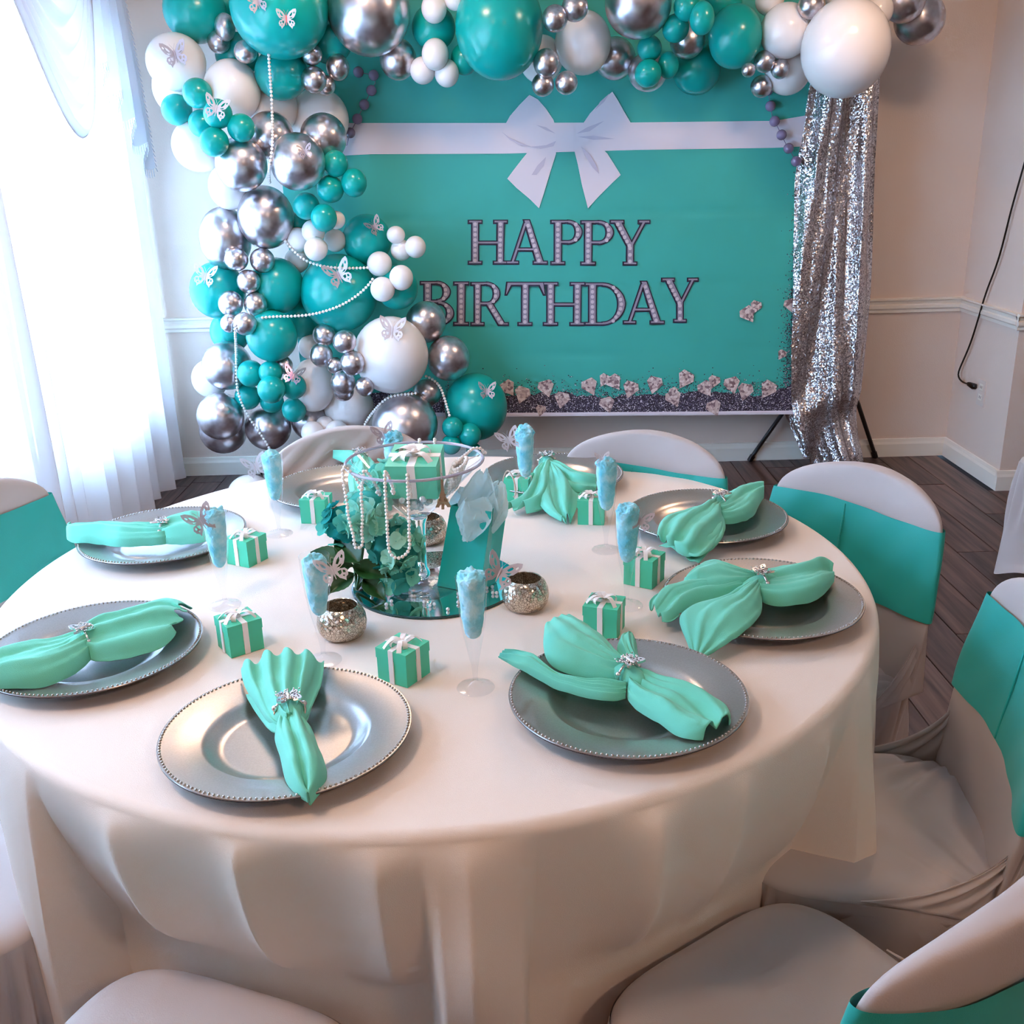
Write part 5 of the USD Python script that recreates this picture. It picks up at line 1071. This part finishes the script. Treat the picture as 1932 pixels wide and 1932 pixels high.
for i, (x, y, _, _) in enumerate(FL):
    m = mat4((x, y, TZ + .0005), i * .7)
    if f0 is None:
        f0 = thing('champagne_flute', FLAB[i], 'glass', m, 'champagne flutes')
        obj('bowl', lathe(fl_prof[8:], 40), K['flute'], f0, True); obj('stem', lathe(fl_prof[5:9], 24), K['flute'], f0, True); obj('foot', lathe(fl_prof[:6], 40), K['flute'], f0, True)
    else: dup(f0, 'champagne_flute', m, FLAB[i])
    c = obj('candy_floss', fluff(i, [.078, .076, .070, .072, .078, .080, .078, .078][i], [.186, .178, .182, .182, .196, .190, .184, .196][i]), K['candy'], None, True); place(c, m); keys(c, CLAB[i], 'candy floss', 'candy floss in the flutes')
BF = [((-0.0201,1.3000,0.9497),(0.2237,-0.7816,0.5823),0.05,-35,'s'),
((-0.2694,1.3900,0.9227),(0.3499,-0.7543,0.5555),0.05,10,'w'),
((-0.5235,1.6000,0.9323),(0.4414,-0.7453,0.4997),0.052,20,'s'),
((-0.5210,1.9750,0.9151),(0.4089,-0.7803,0.4732),0.052,10,'w'),
((-0.0026,2.0600,0.9331),(0.2189,-0.8428,0.4917),0.052,15,'w'),
((0.1732,1.8300,0.9536),(0.1402,-0.8457,0.5149),0.03,0,'w'),
((0.2117,1.5650,0.9235),(0.1074,-0.8202,0.5620),0.04,-20,'s'),
((-0.2634,2.0400,0.9574),(0.3182,-0.8225,0.4715),0.05,10,'s')]
for (p, n, sz, roll, kd), lab in zip(BF, BLB):
    butterfly('rim_butterfly', lab, {'s': K['butterfly'], 'w': K['butterflywhite']}[kd], mat4(p, rot=frame(n, math.radians(roll))), sz, 18, 'butterflies on the flutes')

# ---------------------------------------------------------------- gift favour boxes
def ribbon_loop(c, dx, dy, w=.0055, L=.016, h=.011):
    a = np.linspace(0, 2 * PI, 22); d = np.array([dx, dy, 0]); n = np.array([-dy, dx, 0])
    cen = np.array(c) + d[None] * (L * (1 - np.cos(a)) / 2)[:, None] + np.array([0, 0, 1])[None] * (.004 + h * .5 * np.sin(a) * (1 - .3 * np.cos(a)))[:, None]
    return shell(np.stack([cen - n * w / 2, cen + n * w / 2], 1), .0004)
def make_gift(label, m, S, H_, mat, group, bow=1.0):
    t = thing('gift_box', label, 'gift box', m, group)
    b = trimesh.creation.box([S, S, H_ * .72]); b.apply_translation([0, 0, H_ * .36]); 
    obj('box', b, mat, t, False)
    l = bx(-S / 2 - .0009, S / 2 + .0009, -S / 2 - .0009, S / 2 + .0009, H_ * .70, H_)
    obj('lid', l, mat, t, False)
    w = S * .16; e = S / 2 + .0016
    obj('ribbon_band', cat_([bx(-w / 2, w / 2, -e, e, .0002, H_ + .0008)]), K['ribbon'], t, False); obj('ribbon_band', cat_([bx(-e, e, -w / 2, w / 2, .0002, H_ + .0010)]), K['ribbon'], t, False)
    lp = [ribbon_loop((0, 0, H_), math.cos(q), math.sin(q), w * .9, S * .36 * bow, S * .22 * bow) for q in (.5, PI - .4, 2.0, PI + .9)]
    bowp = obj('bow', cat_(lp), K['ribbon'], t, True)
    tl = []
    for q, sg in ((-.7, 1), (PI + .5, -1), (2.6, 1)):
        k_ = np.linspace(0, 1, 14); cc = np.stack([math.cos(q) * S * .55 * bow * k_, math.sin(q) * S * .55 * bow * k_, H_ + .003 + .010 * np.sin(k_ * PI) * bow - .004 * k_], 1); nn = np.array([-math.sin(q), math.cos(q), 0]) * w * .42
        tl.append(shell(np.stack([cc - nn, cc + nn], 1), .0004))
    obj('bow_tail', cat_(tl), K['ribbon'], bowp, True)
    obj('bow_knot', rough(trimesh.creation.icosphere(subdivisions=2, radius=S * .085).apply_translation([0, 0, H_ + S * .06]), .003, 90, 2), K['ribbon'], bowp, True)
    return t
S = .055
def corner(x, y, ang):   # nearest bottom corner and the direction of its right-hand face
    a = math.radians(ang); ex = np.array([math.cos(a), math.sin(a)]); ey = np.array([-ex[1], ex[0]])
    c = np.array([x, y]) + (ex + ey) * S / 2; return mat4((c[0], c[1], TZ + .0005), a)
G = [(-.446, 1.418, 36, 'mint gift box with white bow on the left, between the leftmost plate and a flute'), (-.160, 1.308, 57, 'mint gift box with white bow at the front, in front of the mirror plate'),
     (.109, 1.462, -20, 'mint gift box with white ribbon behind the front right plate'), (.244, 1.638, 58, 'mint gift box with white ribbon behind the nearer flute of the right pair'),
     (.137, 1.984, -10, 'mint gift box at the far right, beside the farther flute of the right pair'), (-.453, 2.038, -7, 'mint gift box at the far left, left of the martini glass'),
     (-.507, 1.792, 62, 'mint gift box on the left, half hidden behind the left flute'), (-.016, 2.150, -15, 'mint gift box at the far side under the ruffled napkin, behind the gift bag')]
g0 = None
for x, y, a, lab in G:
    if g0 is None: g0 = make_gift(lab, corner(x, y, a), S, .053, K['giftbox'], 'mint favour boxes')
    else: dup(g0, 'gift_box', corner(x, y, a), lab)

# ---------------------------------------------------------------- mosaic votives
VP = [(.022, .0), (.032, .004), (.0385, .014), (.0405, .026), (.039, .038), (.034, .049), (.0285, .0545), (.0275, .0555), (.0265, .0545), (.031, .048), (.0365, .037), (.038, .026), (.036, .015), (.030, .006), (0, .005)]
v0 = None
for x, y, lab in ((-.281, 1.487, 'round silver mosaic votive left of the mirror plate, behind a flute'), (.019, 1.577, 'round silver mosaic votive right of the mirror plate, at the front'), (-.172, 1.905, 'round silver mosaic votive behind the martini glass stem')):
    m = mat4((x, y, TZ + .0005), x * 9)
    if v0 is None:
        v0 = thing('votive_holder', lab, 'candle holder', m, 'mosaic votives')
        obj('bowl', lathe([(0, 0)] + VP, 60), K['mosaic'], v0, 40)
        obj('tealight', lathe([(0, .0075), (.019, .0075), (.019, .018), (.0175, .0185), (.017, .016), (0, .0155)], 30), K['wax'], v0, 40)
    else: dup(v0, 'votive_holder', m, lab)

# ---------------------------------------------------------------- centrepiece
MC = (-.142, 1.692)
mp = thing('mirror_plate', 'round mirror plate under the martini glass centrepiece', 'mirror', mat4((MC[0], MC[1], TZ + .0005)))
obj('mirror_face', lathe([(0, .0042), (.1500, .0042)], 96), K['mirror'], mp, False)
obj('bevelled_edge', lathe([(.1500, .0042), (.1525, .003), (.1525, 0), (0, 0)], 96), K['mirroredge'], mp, 30)
MX, MY, MZ = -.166, 1.672, TZ + .005
mg = thing('martini_glass', 'oversized clear martini glass holding a gift box, on the mirror plate', 'glass', mat4((MX, MY, MZ)))
RM, HM = .1185, .236
obj('foot', lathe([(0, .004), (.058, .0012), (.0635, .0), (.0640, .0012), (.058, .0045), (.03, .010), (.016, .0155), (.0145, .018)], 64), K['martini'], mg, True)
obj('stem', lathe([(0, .0175), (.0145, .018), (.0165, .024), (.0165, .030), (.0135, .035), (.0115, .040), (.0118, .10), (.0135, .122), (.017, .131), (.015, .1335), (0, .1338)], 32), K['solidglass'], mg, True)
obj('bowl', lathe([(.0, .134), (.012, .135), (.024, .140), (.050, .165), (.085, .202), (RM - .002, HM - .002)], 96), K['martini'], mg, True)
a = np.linspace(0, 2 * PI, 97); obj('rim', tube(np.stack([RM * np.cos(a), RM * np.sin(a), a * 0 + HM], 1), .0026, 10, False), plain('glass_rim', (.62, .58, .70), .06, transmission_weight=.4, ior=1.45), mg, True)
big = make_gift('larger mint gift box with white bow inside the martini glass', mat4((MX + .002, MY + .012, MZ + .184), rot=(lambda a_, b_: np.array([[math.cos(a_), -math.sin(a_), 0], [math.sin(a_), math.cos(a_), 0], [0, 0, 1]]) @ np.array([[1, 0, 0], [0, math.cos(b_), -math.sin(b_)], [0, math.sin(b_), math.cos(b_)]]))(math.radians(-6), math.radians(10))), .086, .062, K['giftbig'], None, .9)
rr_ = np.random.RandomState(6)
q = rr_.uniform(0, 2 * PI, 60); w = np.sqrt(rr_.uniform(0, 1, 60)); zc = rr_.uniform(.150, .176, 60)
cr = spheres(np.stack([MX + (zc - .134) * 1.05 * w * np.cos(q), MY + (zc - .134) * 1.05 * w * np.sin(q), MZ + zc + .003], 1), .006, 1)
o = obj('acrylic_crystals', cr, K['crystal'], None, False, 'stuff'); keys(o, 'clear acrylic crystals in the bottom of the martini glass bowl', 'crystals')
q = rr_.uniform(0, 2 * PI, 46); w = rr_.uniform(.07, .135, 46); px_, py_ = MC[0] + w * np.cos(q), MC[1] + w * np.sin(q)
k_ = (py_ < 1.66) & (px_ > -.26)
o = obj('scattered_crystals', spheres(np.stack([px_[k_], py_[k_], px_[k_] * 0 + TZ + .0080], 1), .0034, 1), K['crystal'], None, False, 'stuff'); keys(o, 'small clear crystals scattered on the front of the mirror plate', 'crystals')

for pts, lab in (([(-0.2786,1.6000,1.0112),(-0.2785,1.6000,0.9909),(-0.2763,1.6000,0.9628),(-0.2757,1.6000,0.9374),(-0.2715,1.6000,0.9106),(-0.2694,1.6000,0.8914),(-0.2660,1.6000,0.8777),(-0.2595,1.6000,0.8795),(-0.2552,1.6000,0.9006),(-0.2522,1.6000,0.9291),(-0.2515,1.6000,0.9621),(-0.2485,1.6000,0.9900),(-0.2448,1.6000,1.0047)], 'white bead strand looped over the left of the martini rim, hanging to the flowers'),
                 ([(-0.2026,1.5450,1.0171),(-0.2034,1.5450,0.9929),(-0.2035,1.5450,0.9657),(-0.2043,1.5450,0.9291),(-0.2044,1.5450,0.9012),(-0.2010,1.5450,0.8861),(-0.1927,1.5450,0.8793),(-0.1821,1.5450,0.8818),(-0.1728,1.5450,0.8909),(-0.1694,1.5450,0.9188),(-0.1674,1.5450,0.9510),(-0.1672,1.5450,0.9828),(-0.1664,1.5450,1.0115)], 'white bead strand looped over the front of the martini rim, hanging to the stem')):
    t = thing('bead_strand', lab, 'bead strand', None, 'bead strands on the martini glass')
    pts = np.array(pts); a_, b_ = pts[0], pts[-1]
    cen = np.array([MX, MY]); inn = lambda p, d, dz: np.array([*(cen + (p[:2] - cen) * d), p[2] + dz])
    pts = np.vstack([inn(a_, .80, -.03), inn(a_, .92, .004), inn(a_, .985, .010), pts, inn(b_, .985, .010), inn(b_, .92, .004), inn(b_, .80, -.03)])
    pts = spline(pts, 160); obj('thread', tube(pts[::4], .0007, 5), K['pearl'], t); obj('pearls', spheres(resample(pts, .0066), .0032, 1), K['pearl'], t, True, 'stuff')
t = thing('bead_strand', 'white bead strand coiled inside the right side of the martini glass', 'bead strand', None, 'bead strands on the martini glass')
q = np.linspace(0, 19 * PI, 520); k_ = q / q[-1]
coil = np.stack([MX + .080 + .012 * np.cos(q) - .022 * (1 - k_), MY - .004 + .026 * np.sin(q) + .02 * (.5 - k_), MZ + .178 + .058 * k_ + .006 * np.cos(q)], 1)
coil = np.vstack([coil, [[MX + .100, MY + .03, MZ + .246], [MX + .112, MY + .034, MZ + .246], [MX + .122, MY + .036, MZ + .236]]])
obj('thread', tube(coil[::3], .0007, 5), K['pearl'], t); obj('pearls', spheres(resample(coil, .0062), .0032, 1), K['pearl'], t, True, 'stuff')
t = thing('bead_strand', 'white bead strand hooked over the far rim of the martini glass', 'bead strand', None, 'bead strands on the martini glass')
pl_ = []
for dx in (.0, .028):
    p = [(MX + dx, MY + .117 + .004, MZ + HM - .012), (MX + dx, MY + .119, MZ + HM + .004), (MX + dx, MY + .113, MZ + HM + .006), (MX + dx, MY + .104, MZ + HM - .008), (MX + dx, MY + .092, MZ + HM - .020)]
    p = spline(p, 30); pl_.append(spheres(resample(p, .0062), .0032, 1))
obj('pearls', cat_(pl_), K['pearl'], t, True, 'stuff')

# tower charm hanging from the rim
tc_ = thing('tower_charm', 'small pewter tower charm hanging from the martini rim', 'charm')
c0_ = np.array([[(-0.1119,1.5550,0.9869)]][0][0]); cx_, cy_, cz_ = c0_
hs = np.linspace(0, 1, 14)
sil = [(-(.0120 * (1 - h) ** 2.3 + .0009), .048 * h) for h in hs]
tpoly = Polygon(sil + [(-x_, z_) for x_, z_ in sil[::-1]])
tpoly = tpoly.difference(Point(0, -.001).buffer(.0066)).difference(Polygon([(-.0032, .0125), (.0032, .0125), (.0016, .0185), (-.0016, .0185)]))
for ry in (0, PI / 2):
    e = extrude(tpoly, .0046); v = e.vertices; e.vertices = np.stack([v[:, 0], v[:, 2] - .0023, v[:, 1]], 1); e.fix_normals()
    e.apply_transform(mat4((cx_, cy_, cz_ - .024), ry)); obj('tower_face', e, K['charm'], tc_, False)
obj('decks', cat_([bx(cx_ - .0088, cx_ + .0088, cy_ - .0088, cy_ + .0088, cz_ - .0150, cz_ - .0125), bx(cx_ - .0052, cx_ + .0052, cy_ - .0052, cy_ + .0052, cz_ - .0055, cz_ - .0035)]), K['charm'], tc_, False)
obj('hook', tube([(cx_, cy_, cz_ + .022), (cx_, cy_ - .001, cz_ + .034), (cx_, MY - RM + .004, MZ + HM + .003)], .0008, 6), K['silver'], tc_, True)

# teal gift bag with tissue
bag = thing('gift_bag', 'teal paper gift bag with pale tissue, right of the martini glass', 'gift bag')
b0 = np.array([-.138, 1.669]); b1 = np.array([-.061, 1.627]); ex = (b1 - b0) / np.linalg.norm(b1 - b0); ey = np.array([-ex[1], ex[0]]); BWid, BDep, BH = .088, .062, .152
def bp(u, v, z, ln=.0): return [*(b0 + ex * BWid * u + ey * BDep * v + np.array([.028, .0]) * z / BH + ex * 0), TZ + .006 + z]
def quad(a, b, c, d, n=8):
    a, b, c, d = map(np.array, (a, b, c, d)); u = np.linspace(0, 1, n)[:, None, None]; v = np.linspace(0, 1, n)[None, :, None]
    return (a * (1 - v) + b * v) * (1 - u) + (d * (1 - v) + c * v) * u
tp = .03
F_ = [('front_panel', quad(bp(0, 0, 0), bp(1, 0, 0), bp(.96, .02, BH), bp(.04, .02, BH))), ('back_panel', quad(bp(1, 1, 0), bp(0, 1, 0), bp(.04, .98, BH), bp(.96, .98, BH)))]
for nm, g in F_: obj(nm, shell(g, .0008), K['bag'], bag, 30)
for u0 in (1, 0):
    k = .96 if u0 else .04; ins = -.10 if u0 else .10
    g1 = quad(bp(u0, 0, 0), bp(u0 + ins * .3, .5, 0), bp(k + ins, .5, BH), bp(k, .02, BH)); g2 = quad(bp(u0 + ins * .3, .5, 0), bp(u0, 1, 0), bp(k, .98, BH), bp(k + ins, .5, BH))
    obj('gusset', cat_([shell(g, .0008) for g in (g1, g2)]), K['bag'], bag, 20)
obj('bag_floor', shell(quad(bp(0, 0, .001), bp(1, 0, .001), bp(1, 1, .001), bp(0, 1, .001)), .0008), K['bag'], bag, False)
hd = spline([bp(.72, .98, BH - .006), bp(.76, 1.0, BH + .03), bp(.85, 1.0, BH + .055), bp(1.0, 1.0, BH + .04), bp(1.06, .98, BH + .01)], 30)
obj('cord_handle', tube(hd, .0013, 6), K['ribbon'], bag, True)
def tissue(base, tip, wid, seed, sag=0.0):
    n, m = 26, 30; P = np.zeros((m, n, 3)); base, tip = np.array(base), np.array(tip); ax = tip - base; sd = np.array([*ex, 0])
    u = np.linspace(-1, 1, n)
    for i in range(m):
        s = i / (m - 1)
        w = wid * (.45 + 1.5 * s - 1.75 * s ** 2.2) if s < .98 else wid * .10
        P[i] = base + ax * s + (w * u)[:, None] * sd
        nz = meshkit.fbm(np.stack([u * 2.2, u * 0 + s * 3, u * 0 + seed], -1), 3, seed) - .5
        P[i, :, :2] += ey * (.030 * nz + .010 * np.sin(u * 3 + seed) - sag * s * s)[:, None]
        P[i, :, 2] += .012 * (meshkit.noise(np.stack([u * 5, u * 0 + s * 2, u * 0 + seed + 9], -1)) - .5) * s
    return grid(P)
ts = thing('tissue_paper', 'pale blue tissue paper sticking out of the teal gift bag', 'tissue paper')
for ba, ti, w_, sd_ in ((bp(.60, .30, BH - .05), bp(.60, .30, BH + .066), .046, 1), (bp(.74, .45, BH - .05), bp(.86, .5, BH + .040), .036, 4), (bp(.26, .3, BH - .04), bp(.12, .3, BH + .030), .024, 2), (bp(.45, .6, BH - .05), bp(.42, .7, BH + .045), .036, 7)):
    obj('sheet', tissue(ba, ti, w_, sd_), K['tissue'], ts, 25)
obj('folded_sheet', tissue(bp(.60, -.10, BH + .022), bp(.66, -.22, BH - .050), .040, 12, .004), K['tissue'], ts, 25)

# hydrangeas left of the stem
hy = thing('hydrangea_bunch', 'mint and teal artificial hydrangeas with green leaves beside the martini stem', 'flowers')
rh = np.random.RandomState(9)
def floret(s):
    ms = []
    for k in range(4):
        n, m = 7, 7; u = np.linspace(-1, 1, n); P = np.zeros((m, n, 3))
        for i in range(m):
            q = i / (m - 1); w = .62 * math.sin(PI * (.08 + .86 * q)) ** .7
            P[i, :, 0] = .05 + q; P[i, :, 1] = w * u; P[i, :, 2] = .12 * u ** 2 + .30 * q ** 2 * .8 + .05 * np.sin(3 * u + k)
        g = grid(P); g.apply_transform(mat4((0, 0, 0), k * PI / 2 + .15)); ms.append(g)
    c = cat_(ms); c.apply_scale(s); return c
HD = [(-0.2523,1.6400,0.9245),(-0.2093,1.6400,0.8545),(-0.2911,1.6400,0.8964),(-0.2029,1.6400,0.8091),(-0.2265,1.6400,0.9670)]
for (cx_, cy_, cz_), R_, nf, mt, dy in zip(HD, (.046, .050, .040, .032, .034), (26, 30, 20, 14, 14), ('petal', 'petal', 'petaldark', 'petal', 'petal'), (0.0, .012, .02, .0, .06)):
    for k in range(nf):
        d_ = rh.randn(3); d_ /= np.linalg.norm(d_)
        if d_[1] > .55: d_[1] *= -1
        d_ = d_ * [1, 1, .9]; pz = np.array([cx_, cy_ + dy + .01, cz_]) + d_ * R_ * rh.uniform(.82, 1.05)
        if pz[2] < TZ + .02: continue
        f = floret(rh.uniform(.0140, .0180)); f.apply_transform(mat4(pz, rot=frame(d_ + rh.randn(3) * .25, rh.uniform(0, 6))))
        obj('floret', f, K[mt if rh.rand() > .12 else 'petaldark'], hy, True)
    obj('flower_head', rough(trimesh.creation.icosphere(subdivisions=3, radius=R_ * .8).apply_translation([cx_, cy_ + dy + .01, cz_]), .02, 60, 3), K['petaldark'], hy, True)
LV = [(-0.2814,1.6250,0.8526),(-0.3037,1.6250,0.8284),(-0.2579,1.6250,0.8221),(-0.3185,1.6250,0.8488),(-0.2509,1.6250,0.7917),(-0.2965,1.6250,0.8031)]
for (x_, y_, z_), a_, l_ in zip(LV, (2.4, 3.4, -.4, 2.9, -.9, 3.9), (.075, .07, .07, .06, .06, .06)):
    n, m = 9, 14; u = np.linspace(-1, 1, n); P = np.zeros((m, n, 3))
    for i in range(m):
        q = i / (m - 1); w = .30 * math.sin(PI * q ** .8) * (1 + .06 * math.sin(q * 40)); P[i, :, 0] = q - .35; P[i, :, 1] = w * u; P[i, :, 2] = .15 * np.abs(u) - .30 * (q - .4) ** 2
    g = shell(P * l_, .0008); g.apply_transform(mat4((x_, y_ + .006, max(z_, TZ + .024)), rot=frame((.1 * math.cos(a_), -.6, .8), a_))); obj('leaf', g, K['leaf'], hy, True)
base = np.array([LV[0][0], 1.655, TZ + .008])
for (cx_, cy_, cz_) in HD[:3]: obj('stalk', tube(spline([base, (base + [cx_, cy_ + .03, cz_]) / 2 + [0, .015, 0], (cx_, cy_ + .02, cz_)], 12), .0028, 6), K['leaf'], hy, True)
